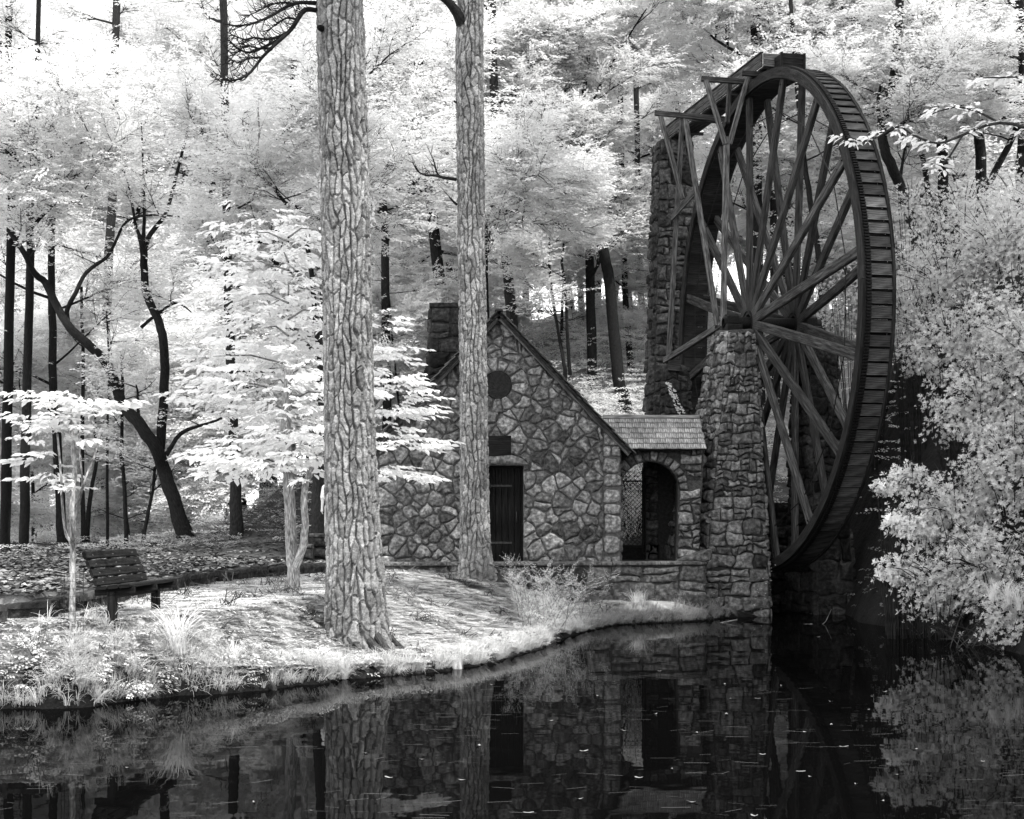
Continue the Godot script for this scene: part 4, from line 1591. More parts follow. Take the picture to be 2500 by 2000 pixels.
# a tree measured from the photograph. stems: [distance, width in pixels at the foot, at the tip, x, y, x, y, ...]; the first stands on the ground
func tree(called: String, label: String, stems: Array, over := {}, group := "", category := "tree") -> Node3D:
	var o := opts(over)
	var t: Node3D
	var leaves := Many.new()
	for s in stems.size():
		var st: Array = stems[s]
		var pts := PackedVector3Array()
		var rad := PackedFloat32Array()
		var m := (st.size() - 3) / 2
		for k in m:
			var d: float = st[0] + (0.0 if k < 2 else 0.35 * sin(k * 1.3 + s))
			pts.append(at(st[3 + 2 * k], st[4 + 2 * k], d))
			rad.append(lerpf(st[1], st[2], float(k) / maxi(m - 1, 1)) / 2.0 * st[0] / FOCAL)
		if s == 0:
			var foot := ground_to(pts[0])
			if pts[0].y - foot.y > 0.3:
				pts.insert(0, foot)
				rad.insert(0, rad[0] * 1.15)
			else:
				pts[0] = foot
			rad[0] *= 1.35
			t = thing(called, label, category, foot, group)
		var path := smooth_path(pts, rad)
		var b := Buf.new()
		b.color = grey(o.bark * rr(0.8, 1.2))
		b.tube(path[0], path[1], 10, 0.12)
		part("trunk" if s == 0 else "limb", b, M.bark, t)
		# limbs that carry the leaves
		var n: int = o.limbs if s == 0 else int(o.get("limbs_on_limbs", 4))
		var line: PackedVector3Array = path[0]
		for k in n:
			var f: float = lerpf(o.from if s == 0 else 0.35, 1.0, (k + rr(0.1, 0.9)) / n)
			var i := clampi(int(f * (line.size() - 1)), 1, line.size() - 1)
			var az := rr(0, TAU)
			var w := Buf.new()
			w.color = grey(o.bark * rr(0.8, 1.2))
			var r := maxf(0.022, path[1][i] * rr(0.3, 0.5))
			grow(w, leaves, line[i], Vector3(cos(az), rr(0.1, 0.6), sin(az)), o.long * rr(0.6, 1.2) * lerpf(1.0, 0.7, f), r, 0, o)
			part("limb", w, M.bark, t)
	if leaves.t.size():
		many("foliage", leaves, sprays[o.mesh], t)
	return t


# a tree that only has to be like those around it: a straight or leaning trunk, limbs, foliage
func wild_tree(called: String, label: String, group: String, p: Vector3, high: float, r: float, o: Dictionary) -> Node3D:
	var t := thing(called, label, "tree", p, group)
	var leaves := Many.new()
	var pts := PackedVector3Array([p - Vector3.UP * 0.3])
	var rad := PackedFloat32Array([r * 1.4])
	var lean := Vector3(rr(-0.09, 0.09), 1, rr(-0.09, 0.09))
	var n := 7
	for k in n:
		lean = (lean + Vector3(rr(-0.06, 0.06), 0, rr(-0.06, 0.06))).normalized()
		pts.append(pts[k] + lean * high / n)
		rad.append(r * lerpf(1.0, 0.3, float(k + 1) / n))
	var path := smooth_path(pts, rad, 3)
	var b := Buf.new()
	b.color = grey(o.bark)
	b.tube(path[0], path[1], 9, 0.06)
	part("trunk", b, M.bark, t)
	var w := Buf.new()
	w.color = grey(o.bark)
	for k in o.limbs:
		var f := lerpf(o.from, 1.0, (k + rr(0.1, 0.9)) / o.limbs)
		var i := clampi(int(f * (path[0].size() - 1)), 1, path[0].size() - 1)
		var az := rr(0, TAU)
		grow(w, leaves, path[0][i], Vector3(cos(az), rr(0.05, 0.5), sin(az)), o.long * rr(0.6, 1.2) * lerpf(1.0, 0.6, f), maxf(0.02, path[1][i] * 0.4), 0, o)
	part("branches", w, M.bark, t)
	many("foliage", leaves, sprays[o.mesh], t)
	return t


func copy_of(src: Node3D, p: Vector3, turn: float, size: float) -> Node3D:
	var c := src.duplicate() as Node3D
	var kind := String(src.name)
	if kind.right(3).is_valid_int():
		kind = kind.left(-4)
	c.name = numbered(kind)
	add_child(c)
	c.position = p
	c.rotation.y = turn
	c.scale = Vector3.ONE * size
	return c


# ---------------------------------------------------------------- the two big pines: plated bark modelled as relief

func cell_hash(x: int, y: int, s: int) -> Vector3:
	var h := (x * 73856093) ^ (y * 19349663) ^ (s * 83492791)
	h = (h ^ (h >> 13)) * 1274126177
	h = h & 0x7fffffff
	return Vector3(float(h & 1023) / 1023.0, float((h >> 10) & 1023) / 1023.0, float((h >> 20) & 1023) / 1023.0)


func pine(called: String, label: String, spine: PackedVector3Array, rad: PackedFloat32Array, plate: Vector2, deep: float, step: float, around: int, pale: float, flare: float, sink: int) -> Node3D:
	var foot := spine[0]
	var t := thing(called, label, "pine tree", foot)
	var path := smooth_path(spine, rad, 6)
	var line: PackedVector3Array = path[0]
	var rr_: PackedFloat32Array = path[1]
	var total := 0.0
	var len := PackedFloat32Array([0.0])
	for k in range(1, line.size()):
		total += line[k].distance_to(line[k - 1])
		len.append(total)
	var rows := int(total / step)
	var b := Buf.new()
	var cols := int(round(TAU * rad[1] / plate.x))
	var seg := 0
	for r in rows + 1:
		var y := total * r / rows
		while seg < len.size() - 2 and len[seg + 1] < y:
			seg += 1
		var f := (y - len[seg]) / (len[seg + 1] - len[seg])
		var c := line[seg].lerp(line[seg + 1], f)
		var rad0 := lerpf(rr_[seg], rr_[seg + 1], f)
		var low := exp(-y / 0.55)
		for s in around + 1:
			var a := TAU * (s % around) / around
			var x := a / TAU * cols + 0.3 * sin(y * 1.7 + a * 2.0) + 0.12 * sin(y * 5.3 + a * 5.0) + 0.35 * bump.get_noise_3d(cos(a) * 2.5, y * 3.5, sin(a) * 2.5)
			var yy := y / plate.y * (1.0 + 0.5 * low) + 0.25 * sin(a * 7.0 + y)
			var cx := floori(x)
			var best := 9.0
			var second := 9.0
			var tone_ := 0.0
			var push := 0.0
			var dv := Vector2.ZERO
			var ds := Vector2.ZERO
			for i in range(-1, 2):
				var gx := posmod(cx + i, cols)
				var stag := 0.5 * (gx % 2)
				var cy := floori(yy + stag)
				for j in range(-1, 2):
					var h := cell_hash(gx, cy + j, sink)
					var q := Vector2(cx + i + 0.2 + 0.6 * h.x - x, (cy + j - stag + 0.1 + 0.8 * h.y - yy))
					var d := Vector2(q.x, q.y * 0.92).length()
					if d < best:
						second = best
						ds = dv
						best = d
						dv = q
						tone_ = h.z
						push = h.x
					elif d < second:
						second = d
						ds = q
			var edge := second - best
			var sep := (ds - dv)
			# fissures between neighbours side by side are wide and deep, cracks across a strip are fine
			var fine := bump.get_noise_3d(cos(a) * rad0 * 34.0 + 9.0, y * 13.0, sin(a) * rad0 * 34.0)
			var side := absf(sep.x) / maxf(sep.length(), 0.001)
			var wide := lerpf(0.09, 0.36, side) * (1.0 + 0.5 * low + 0.35 * bump.get_noise_2d(a * 14.0, y * 9.0))
			var k := smoothstep(0.42 * wide, 0.85 * wide, edge)
			var depth := lerpf(0.3, 1.0, side)
			var h2 := (k - 1.0) * deep * depth + push * deep * 0.28 * k - 0.006 * k * (1.0 - smoothstep(0.0, 0.09, absf(fine))) + k * (0.005 * floorf(bump.get_noise_3d(cos(a) * rad0 * 22.0, y * 15.0, sin(a) * rad0 * 22.0) * 5.0) + 0.004 * bump.get_noise_3d(cos(a) * rad0 * 70.0, y * 60.0, sin(a) * rad0 * 70.0))
			var roots := 1.0 + flare * low * (1.0 + 0.5 * sin(a * 5.0 + 0.6) + 0.35 * sin(a * 3.0 + 2.0))
			var out := Vector3(cos(a), 0, sin(a))
			var mott := bump.get_noise_3d(cos(a) * rad0 * 30.0, y * 22.0, sin(a) * rad0 * 30.0) + 0.7 * bump.get_noise_3d(cos(a) * rad0 * 8.0, y * 5.0, sin(a) * rad0 * 8.0)
			b.color = grey(pale * (1.0 + 0.55 * mott) * lerpf(0.62, 1.3, tone_) * lerpf(0.8, 1.0, minf(1.0, y / 0.9)))
			b.put(c + out * (rad0 * roots + h2), out, Vector2(a, y))
	for r in rows:
		for s in around:
			var a := r * (around + 1) + s
			var e := a + around + 1
			b.i.append_array([a, a + 1, e, a + 1, e + 1, e])
	b.smooth(0, 0)
	var e0 := b.i
	if (b.n[around / 4 + 20 * (around + 1)]).dot(Vector3(0, 0, 1)) < 0.0:
		for k in range(0, e0.size(), 3):
			var h := b.i[k + 1]
			b.i[k + 1] = b.i[k + 2]
			b.i[k + 2] = h
		b.smooth(0, 0)
	# close the seam's normals
	for r in rows + 1:
		var a := r * (around + 1)
		var m := (b.n[a] + b.n[a + around]).normalized()
		b.n[a] = m
		b.n[a + around] = m
	part("trunk", b, M.pine, t)
	return t


func needles_crown(t: Node3D, top: Vector3, radius: float, high: float, count: int, far_up: float) -> void:
	var leaves := Many.new()
	var w := Buf.new()
	w.color = grey(0.09)
	for k in count:
		var az := rr(0, TAU)
		var y := rr(0, 1)
		var p := top + Vector3.UP * (far_up + high * y)
		var d := Vector3(cos(az), rr(-0.1, 0.4), sin(az))
		grow(w, leaves, p, d, radius * rr(0.6, 1.1) * (1.1 - 0.6 * y), 0.06, 0, opts({"mesh": 4, "size": 1.1, "per": 3, "tilt": 0.9, "tint": 0.6, "wild": 0.2}))
	part("branches", w, M.bark, t)
	many("foliage", leaves, sprays[4], t)


func build_pines() -> void:
	var z1 := 26.9
	var s1 := PackedVector3Array()
	var r1 := PackedFloat32Array()
	for k in [[872, 1590, 146], [868, 1500, 141], [866, 1392, 138], [857, 1160, 125], [851, 928, 119], [842, 464, 116], [831, 70, 113], [826, -150, 111]]:
		s1.append(at(k[0], k[1], z1))
		r1.append(k[2] / 2.0 * z1 / FOCAL)
	var p1 := pine("pine_tree", "thick pale plated pine trunk standing at the water's edge", s1, r1, Vector2(0.125, 0.33), 0.075, 0.0115, 260, 0.39, 0.16, 3)
	var z2 := 37.5
	var s2 := PackedVector3Array()
	var r2 := PackedFloat32Array()
	for k in [[1160, 1412, 72], [1160, 1370, 71], [1159, 1250, 70], [1156, 928, 66], [1151, 580, 66], [1148, 300, 66], [1146, 120, 66], [1149, -20, 62], [1150, -200, 60]]:
		s2.append(at(k[0], k[1], z2))
		r2.append(k[2] / 2.0 * z2 / FOCAL)
	var p2 := pine("pine_tree", "slimmer plated pine trunk right in front of the mill house door", s2, r2, Vector2(0.115, 0.27), 0.066, 0.014, 190, 0.38, 0.28, 8)
	# knot hole, stubs and dead boughs on the near pine
	var kn := Buf.new()
	kn.color = grey(0.01)
	var kp := at(783, 70, z1 - 0.30)
	kn.tube(PackedVector3Array([kp + Vector3(0.02, 0, 0), kp + Vector3(-0.01, 0, 0.05), kp + Vector3(-0.03, 0, 0.09)]), PackedFloat32Array([0.055, 0.05, 0.03]), 12)
	part("knot", kn, M.bark, p1)
	var boughs := [
		[14, 3, 776, 26, 745, 24, 726, 48, 712, 70, 690, 92, 672, 108, 640, 140, 612, 176, 590, 190, 560, 197, 532, 182],
		[12, 3, 774, 8, 740, 6, 715, 10, 690, 22, 660, 40, 620, 56, 590, 62, 563, 62],
		[9, 3, 700, 80, 680, 90, 650, 96, 620, 92, 595, 96, 565, 84],
		[9, 3, 690, 92, 650, 112, 610, 128, 580, 118, 560, 98],
		[7, 2, 726, 48, 700, 44, 676, 58, 655, 74],
		[7, 2, 660, 118, 630, 118, 600, 112, 572, 134],
		[6, 2, 640, 140, 610, 142, 580, 152, 556, 140],
		[6, 2, 715, 10, 690, 6, 662, 12, 640, 22, 600, 42],
	]
	for g in boughs:
		var pts := PackedVector3Array()
		var rad := PackedFloat32Array()
		var m: int = (g.size() - 2) / 2
		for k in m:
			pts.append(at(g[2 + 2 * k], g[3 + 2 * k], z1 - 0.1 - 0.12 * k + 0.1 * sin(k * 2.0 + g[3])))
			rad.append(lerpf(g[0], g[1], float(k) / (m - 1)) / 2.0 * z1 / FOCAL)
		var b := Buf.new()
		b.color = grey(0.025)
		var sp := smooth_path(pts, rad, 3)
		b.tube(sp[0], sp[1], 6)
		for k in range(2, sp[0].size()):
			for j in 3:
				var q: Vector3 = sp[0][k]
				var d := Vector3(rr(-1.0, -0.1), rr(-0.6, 0.9), rr(-0.6, 0.6)).normalized()
				var e := q + d * rr(0.12, 0.34)
				b.tube(PackedVector3Array([q, (q + e) / 2 + Vector3(0, -0.02, 0), e + Vector3(0, 0.03, 0)]), PackedFloat32Array([0.008, 0.006, 0.004]), 4)
		part("dead_bough", b, M.bark, p1)
	for g in [[30, 14, 1128, 60, 1120, 38, 1108, 20, 1094, 4, 1070, -14, 1030, -40], [9, 2, 1114, 438, 1085, 434, 1060, 428, 1040, 428, 1020, 418, 1008, 398], [6, 2, 1075, 432, 1066, 420, 1060, 396, 1052, 376], [7, 3, 1116, 500, 1105, 490, 1095, 478], [6, 3, 1114, 250, 1107, 247]]:
		var pts := PackedVector3Array()
		var rad := PackedFloat32Array()
		var m: int = (g.size() - 2) / 2
		for k in m:
			pts.append(at(g[2 + 2 * k], g[3 + 2 * k], z2 - 0.15 - 0.05 * k))
			rad.append(lerpf(g[0], g[1], float(k) / (m - 1)) / 2.0 * z2 / FOCAL)
		var b := Buf.new()
		b.color = grey(0.03)
		var sp := smooth_path(pts, rad, 3)
		b.tube(sp[0], sp[1], 7)
		if g[0] < 20:
			for k in range(3, sp[0].size()):
				var q: Vector3 = sp[0][k]
				var e := q + Vector3(rr(-0.3, 0.1), rr(-0.05, 0.35), rr(-0.2, 0.2))
				b.tube(PackedVector3Array([q, (q + e) / 2, e]), PackedFloat32Array([0.009, 0.007, 0.004]), 4)
		part("dead_bough", b, M.bark, p2)
	# roots that run out over the bank
	for g in [[0.075, Vector3(-2.25, 0.62, -26.65), Vector3(-1.95, 0.5, -26.5), Vector3(-1.6, 0.42, -26.6), Vector3(-1.2, 0.36, -26.8)], [0.06, Vector3(-2.3, 0.5, -26.45), Vector3(-2.0, 0.36, -26.2), Vector3(-1.85, 0.25, -26.0), Vector3(-1.78, 0.12, -25.8)], [0.05, Vector3(-2.2, 0.75, -26.9), Vector3(-1.8, 0.68, -27.2), Vector3(-1.4, 0.66, -27.5), Vector3(-0.9, 0.58, -27.8)], [0.06, Vector3(-2.95, 0.75, -26.8), Vector3(-3.25, 0.68, -26.9), Vector3(-3.4, 0.72, -26.95), Vector3(-3.55, 0.6, -27.0)]]:
		var b := Buf.new()
		b.color = grey(0.11)
		var pts := PackedVector3Array([g[1], g[2], g[3], g[4]])
		for k in range(1, 4):
			pts[k].y = land(pts[k].x, -pts[k].z) + 0.02
		var sp := smooth_path(pts, PackedFloat32Array([g[0], g[0] * 0.8, g[0] * 0.6, g[0] * 0.3]), 4)
		b.tube(sp[0], sp[1], 8, 0.15)
		part("root", b, M.bark, p1)
	needles_crown(p1, s1[s1.size() - 1], 4.5, 7.0, 13, 3.0)
	needles_crown(p2, s2[s2.size() - 1], 4.5, 7.0, 13, 3.0)


# ---------------------------------------------------------------- the wood

func build_wood() -> void:
	tree("tree", "dark straight trunk at the far left edge of the wood", [[52, 26, 16, 12, 1330, 18, 1000, 24, 700, 28, 520, 30, 300, 20, 120, 28, -150]], {"bark": 0.02, "limbs": 8, "from": 0.5})
	tree("tree", "dark upright trunk right beside the leftmost tree", [[50, 25, 10, 58, 1345, 62, 1100, 68, 850, 74, 640, 72, 520, 80, 400, 88, 310, 92, 100, 100, -200], [50, 10, 4, 74, 560, 110, 520, 150, 490, 200, 500], [50, 9, 3, 80, 400, 130, 385, 190, 352, 250, 335]], {"bark": 0.02, "limbs": 8, "from": 0.5})
	tree("leaning_tree", "dark tree leaning far left with a second stem rising behind bench", [
		[49, 37, 12, 460, 1348, 430, 1240, 400, 1150, 381, 1095, 335, 1030, 300, 990, 285, 950, 262, 890, 225, 850, 170, 800, 135, 740, 110, 690, 82, 665, 60, 620, 20, 560],
		[49, 24, 17, 388, 1122, 398, 1000, 402, 900, 398, 830, 385, 780, 358, 720, 352, 660, 350, 610, 343, 575],
		[49, 13, 4, 165, 785, 164, 756, 183, 718, 211, 665, 260, 628, 282, 590, 310, 540, 370, 525, 440, 530],
		[49, 12, 4, 405, 1112, 440, 1060, 480, 1042, 520, 1030, 570, 1010],
		[49, 14, 4, 350, 612, 368, 570, 405, 520, 430, 430, 455, 330, 470, 250],
		[49, 10, 3, 346, 590, 330, 545, 318, 470, 300, 410],
		[49, 11, 3, 348, 600, 352, 540, 350, 430, 345, 300],
		[49, 9, 3, 344, 800, 380, 770, 430, 740, 470, 765],
		[49, 9, 3, 338, 1015, 336, 960, 332, 940],
	], {"bark": 0.026, "limbs": 2, "from": 0.9, "long": 1.6, "limbs_on_limbs": 2, "depth": 1})
	tree("tree", "dark slim trunk behind the young caged sapling", [[54, 25, 14, 155, 1335, 148, 1250, 138, 1065, 130, 980, 128, 800, 125, 650, 130, 400, 135, 150]], {"bark": 0.022, "limbs": 9, "from": 0.35})
	tree("tree", "stout trunk standing left of slender dogwood on the dark slope", [[47, 29, 18, 578, 1318, 575, 1200, 572, 1120, 568, 1000, 560, 800, 555, 600, 550, 300, 545, 0]], {"bark": 0.04, "limbs": 9, "from": 0.45})
	tree("tree", "grey broad trunk between the sapling and the leaning tree", [[62, 27, 18, 245, 1290, 247, 1150, 250, 1000, 262, 700, 275, 450, 280, 200, 285, -50]], {"bark": 0.06, "limbs": 8, "from": 0.5})
	var thin := ["thin straight bare sapling right beside the caged sapling", "thinnest bare sapling between caged sapling and bench back", "thin dark bare sapling right above the bench's backrest", "thin curved sapling just left of the leaning tree's foot", "thin wavy bare sapling behind the caged sapling"]
	for s in [[55, 12, 7, 203, 1300, 200, 1090, 203, 900, 198, 700], [52, 8, 4, 262, 1312, 262, 1070, 266, 900, 260, 760], [50, 11, 6, 308, 1312, 304, 1200, 297, 1080, 300, 950, 296, 900], [50, 10, 7, 346, 1325, 354, 1290, 372, 1200, 378, 1140], [56, 12, 5, 213, 1290, 222, 1200, 236, 1120, 231, 1040, 240, 950]]:
		tree("sapling", thin.pop_front(), [s], {"bark": 0.03, "limbs": 4, "from": 0.55, "long": 1.6, "depth": 1}, "thin saplings in the left wood")
	tree("tree", "wide rooted trunk half hidden behind the big pine", [[46, 52, 24, 786, 1345, 783, 1290, 783, 1180, 787, 1050, 795, 800, 805, 500, 810, 200]], {"bark": 0.05, "limbs": 6, "from": 0.6})
	tree("tree", "leaning dark trunk seen above dogwood left of the big pine", [[45, 16, 6, 800, 1335, 790, 1000, 772, 800, 757, 640, 735, 550, 700, 500, 655, 445, 600, 380], [45, 9, 4, 757, 600, 748, 560, 742, 500]], {"bark": 0.03, "limbs": 5, "from": 0.6})
	tree("tree", "tall dark branching tree above the mill house roof's right slope", [
		[60, 32, 5, 1525, 980, 1509, 917, 1489, 700, 1476, 626, 1455, 543, 1435, 480, 1426, 430, 1414, 396, 1376, 359, 1351, 300, 1334, 250, 1305, 180, 1272, 108, 1247, 54],
		[60, 10, 3, 1432, 490, 1376, 480, 1351, 447, 1326, 426, 1255, 380, 1234, 334],
		[60, 15, 5, 1430, 440, 1417, 360, 1422, 250, 1440, 120, 1450, 0, 1470, -80],
		[60, 7, 3, 1345, 300, 1300, 270, 1262, 230, 1235, 200],
		[60, 7, 3, 1422, 300, 1480, 180, 1540, 80, 1580, 20],
		[60, 6, 2, 1340, 270, 1338, 180, 1340, 60],
	], {"bark": 0.03, "limbs": 6, "from": 0.5, "long": 2.6, "limbs_on_limbs": 5})
	tree("tree", "straight grey trunk first to the left of roofline fork", [[64, 26, 18, 1448, 960, 1446, 900, 1441, 700, 1438, 560, 1430, 300, 1425, 0]], {"bark": 0.05, "limbs": 10, "from": 0.4})
	tree("tree", "slim trunk just left of the dark flume pillar", [[66, 17, 12, 1545, 950, 1537, 860, 1526, 700, 1520, 500, 1515, 250, 1512, 0]], {"bark": 0.05, "limbs": 9, "from": 0.4})
	tree("tree", "far pale trunk beside the stone flume pillar", [[76, 18, 12, 1582, 930, 1575, 860, 1568, 760, 1560, 600, 1555, 300, 1550, 0]], {"bark": 0.06, "limbs": 9, "from": 0.4})
	tree("sapling", "twin stemmed bare young tree rising over the mill roof", [[56, 10, 4, 1380, 925, 1376, 883, 1359, 787, 1346, 700, 1340, 600, 1352, 500, 1340, 420], [56, 10, 4, 1392, 915, 1389, 880, 1385, 809, 1380, 700, 1372, 620, 1400, 520, 1430, 450]], {"bark": 0.04, "limbs": 5, "from": 0.6, "long": 1.8})
	tree("tree", "grey trunk rising behind the gable to the right of slim pine", [[58, 30, 20, 1262, 960, 1250, 780, 1242, 697, 1230, 555, 1215, 400, 1205, 200, 1200, 0]], {"bark": 0.045, "limbs": 9, "from": 0.45})
	tree("tree", "thin dark trunk with arching boughs close behind the slim pine", [[50, 13, 7, 1196, 960, 1190, 800, 1187, 690, 1184, 547, 1182, 400, 1176, 200], [50, 7, 3, 1184, 548, 1205, 522, 1242, 517, 1305, 517], [50, 6, 2, 1184, 556, 1215, 535, 1250, 545, 1300, 572]], {"bark": 0.025, "limbs": 5, "from": 0.5})
	tree("tree", "hazy trunk seen midway between the two pines", [[60, 22, 14, 945, 1010, 940, 676, 940, 572, 930, 400, 915, 180, 905, 0]], {"bark": 0.05, "limbs": 10, "from": 0.45})
	tree("tree", "crooked forked tree leaning left beyond the wheel's right rim", [[50, 28, 20, 2275, 720, 2238, 584, 2201, 464, 2178, 408, 2159, 362, 2153, 300, 2168, 260, 2182, 195, 2190, 100, 2200, -50], [50, 14, 6, 2155, 306, 2143, 262, 2152, 200], [50, 10, 4, 2195, 455, 2204, 395, 2214, 330]], {"bark": 0.035, "limbs": 6, "from": 0.55})
	tree("tree", "upright dark trunk on hill top left of two right hand trunks", [[52, 26, 22, 2310, 600, 2303, 459, 2298, 260, 2275, 93, 2270, -60]], {"bark": 0.03, "limbs": 7, "from": 0.5})
	tree("tree", "upright greyish trunk on hill top above the azaleas", [[54, 28, 22, 2400, 560, 2396, 417, 2386, 260, 2380, 100, 2372, -50]], {"bark": 0.045, "limbs": 7, "from": 0.5})
	tree("tree", "dark trunk slanting right near the upper right corner", [[50, 18, 12, 2390, 540, 2414, 450, 2460, 362, 2488, 297, 2510, 240, 2540, 120]], {"bark": 0.03, "limbs": 4, "from": 0.5})
	tree("tree", "dark trunk cut by the right picture edge on hill", [[49, 28, 22, 2492, 560, 2495, 400, 2500, 200, 2490, 0]], {"bark": 0.022, "limbs": 6, "from": 0.5})
	tree("tree", "slim trunk between forked tree and upright hill trunks", [[55, 15, 10, 2285, 600, 2266, 464, 2238, 297, 2215, 140, 2205, 0]], {"bark": 0.035, "limbs": 6, "from": 0.5})
	tree("tree", "faint trunk glimpsed between the upper wheel spokes", [[58, 15, 10, 2005, 700, 1978, 487, 1964, 394, 1945, 200, 1930, 0]], {"bark": 0.05, "limbs": 7, "from": 0.5})
	tree("tree", "dark trunk rising above the wheel's crown left of sluice box", [[60, 27, 22, 1850, 780, 1848, 400, 1846, 200, 1844, 20, 1842, -80]], {"bark": 0.03, "limbs": 7, "from": 0.55})
	tree("tree", "tree with slanting bough above the right shoulder of wheel", [[58, 18, 9, 2110, 700, 2095, 400, 2100, 160, 2103, 74, 2066, 28, 2030, -30]], {"bark": 0.035, "limbs": 6, "from": 0.55})
	# dogwood with its white layers of big leaves, its two pale stems on the lawn
	var dw := opts({"mesh": 1, "bark": 0.6, "limbs": 0, "limbs_on_limbs": 0, "tint": 0.93})
	var dog := tree("dogwood", "young dogwood with two pale stems and bright white layered leaves", [
		[30, 32, 22, 715, 1437, 716, 1400, 712, 1350, 708, 1250, 703, 1150, 700, 1100, 698, 1020, 705, 900],
		[30, 20, 12, 720, 1385, 738, 1340, 745, 1280, 742, 1215, 752, 1165, 780, 1120, 800, 1070, 830, 1000],
	], dw)
	var leaves := Many.new()
	for p in [[590, 1095, 150, 26, 30.0], [560, 1125, 110, 14, 29.5], [690, 1065, 150, 30, 29.4], [770, 1090, 70, 34, 29.0], [660, 1010, 150, 30, 30.3], [560, 985, 120, 34, 30.6], [490, 940, 90, 26, 31.0], [620, 930, 150, 34, 30.5], [720, 900, 110, 30, 31.0], [700, 830, 130, 40, 31.5], [600, 800, 130, 34, 31.5], [560, 720, 120, 36, 32.0], [660, 700, 130, 40, 32.0], [640, 620, 120, 40, 32.5], [560, 570, 90, 28, 33.0], [730, 760, 70, 40, 31.5], [760, 960, 60, 40, 30.0], [440, 870, 60, 16, 31.5], [720, 560, 60, 36, 33.0], [520, 640, 70, 24, 32.8]]:
		var c := at(maxf(p[0] + 45.0, 520.0), p[1], p[4])
		var rx: float = p[2] * 0.82 * p[4] / FOCAL
		var ry: float = p[3] * p[4] / FOCAL
		var b := Buf.new()
		b.color = grey(0.3)
		var mid := at(704, p[1] + 20.0, 30.5)
		b.tube(PackedVector3Array([mid, mid.lerp(c, 0.5) + Vector3.UP * 0.1, c]), PackedFloat32Array([0.022, 0.015, 0.006]), 5)
		part("limb", b, M.bark, dog)
		for k in int(p[2] * 0.47):
			var q := Vector3(rng.randfn(0, 0.55), rng.randfn(0, 1.2), rng.randfn(0, 0.6))
			var dir := Vector3(q.x, 0, q.z) + Vector3(rr(-0.3, 0.3), 0, rr(-0.3, 0.3))
			leaves.add(c + Vector3(q.x * rx, q.y * ry - 0.25 * ry * Vector2(q.x, q.z).length(), q.z * rx), random_basis(dir, rr(0.55, 1.15), 0.6), grey(rr(0.74, 0.9)))
	many("foliage", leaves, sprays[1], dog)
	# another dogwood right of the big pine, in front of the mill house
	var d2 := tree("dogwood", "dogwood spray reaching right of big pine before the mill house", [[33, 14, 6, 870, 1420, 872, 1250, 885, 1080, 930, 980, 990, 930]], dw)
	var l2 := Many.new()
	for p in [[960, 930, 75, 24, 33.0], [1000, 1000, 60, 16, 33.0], [960, 1065, 80, 26, 33.0], [1030, 1085, 55, 14, 32.8], [940, 1150, 60, 20, 33.0], [1010, 1165, 45, 12, 33.0], [930, 860, 60, 30, 33.5], [990, 960, 60, 20, 33.2], [940, 1010, 55, 24, 33.2], [925, 780, 40, 30, 34.0]]:
		var c := at(p[0], p[1], p[4])
		var rx: float = p[2] * p[4] / FOCAL
		var ry: float = p[3] * p[4] / FOCAL
		for k in int(p[2] * 0.34):
			var q := Vector3(rng.randfn(0, 0.5), rng.randfn(0, 0.45), rng.randfn(0, 0.45))
			l2.add(c + Vector3(q.x * rx, q.y * ry, q.z * rx), random_basis(Vector3(q.x + 0.4, 0, q.z), rr(0.7, 1.0), 0.3), grey(rr(0.8, 0.93)))
	many("foliage", l2, sprays[1], d2)
	# big leaved magnolia bough reaching in from beyond the right edge
	var mg := thing("magnolia_tree", "magnolia bough with large pale leaves reaching over the wheel's rim", "tree", ground_to(at(2640, 1000, 33)))
	var ml := Many.new()
	for line in [[20, 5, 2640, 1000, 2645, 700, 2630, 400], [9, 3, 2630, 430, 2540, 330, 2440, 300, 2350, 330, 2290, 350, 2230, 330, 2190, 310, 2120, 345, 2070, 333], [6, 3, 2440, 300, 2380, 270, 2330, 262, 2270, 280], [6, 3, 2350, 330, 2320, 380, 2300, 400, 2270, 400], [7, 3, 2540, 330, 2500, 200, 2440, 190, 2400, 190]]:
		var pts := PackedVector3Array()
		var rad := PackedFloat32Array()
		var m: int = (line.size() - 2) / 2
		for k in m:
			pts.append(at(line[2 + 2 * k], line[3 + 2 * k], 33.0 - 0.1 * k))
			rad.append(line[k - k] / 2.0 * 33.0 / FOCAL * lerpf(1.0, float(line[1]) / line[0], float(k) / (m - 1)))
		if line[0] == 20:
			pts.insert(0, mg.position)
			rad.insert(0, rad[0] * 1.3)
		var sp := smooth_path(pts, rad, 3)
		var b := Buf.new()
		b.color = grey(0.08)
		b.tube(sp[0], sp[1], 7)
		part("trunk" if line[0] == 20 else "limb", b, M.bark, mg)
		if line[0] < 20:
			for k in range(2, sp[0].size()):
				var q: Vector3 = sp[0][k]
				for j in 1:
					ml.add(q + Vector3(rr(-0.08, 0.08), rr(-0.06, 0.06), rr(-0.1, 0.1)), random_basis(Vector3(rr(-1, 0.3), 0, rr(-0.6, 0.6)), rr(0.8, 1.2), 0.5), grey(rr(0.82, 0.95)))
	many("foliage", ml, sprays[5], mg)


# where a tree stands in the wood, said by what it is seen beside
func whereabouts(p: Vector3) -> String:
	var px := 1250.0 - p.x / p.z * FOCAL
	for w in [[0, "off the left picture edge"], [150, "behind the far left trunks"], [420, "behind the leaning tree"], [780, "behind the bright dogwood"], [930, "behind the big pine"], [1130, "between the two pines"], [1300, "above the mill house gable"], [1600, "above the shingled gateway roof"], [1900, "behind the left half of wheel"], [2140, "behind the right half of wheel"], [2500, "above the azaleas on hill"]]:
		if px < w[0]:
			return w[1]
	return "off the right picture edge"


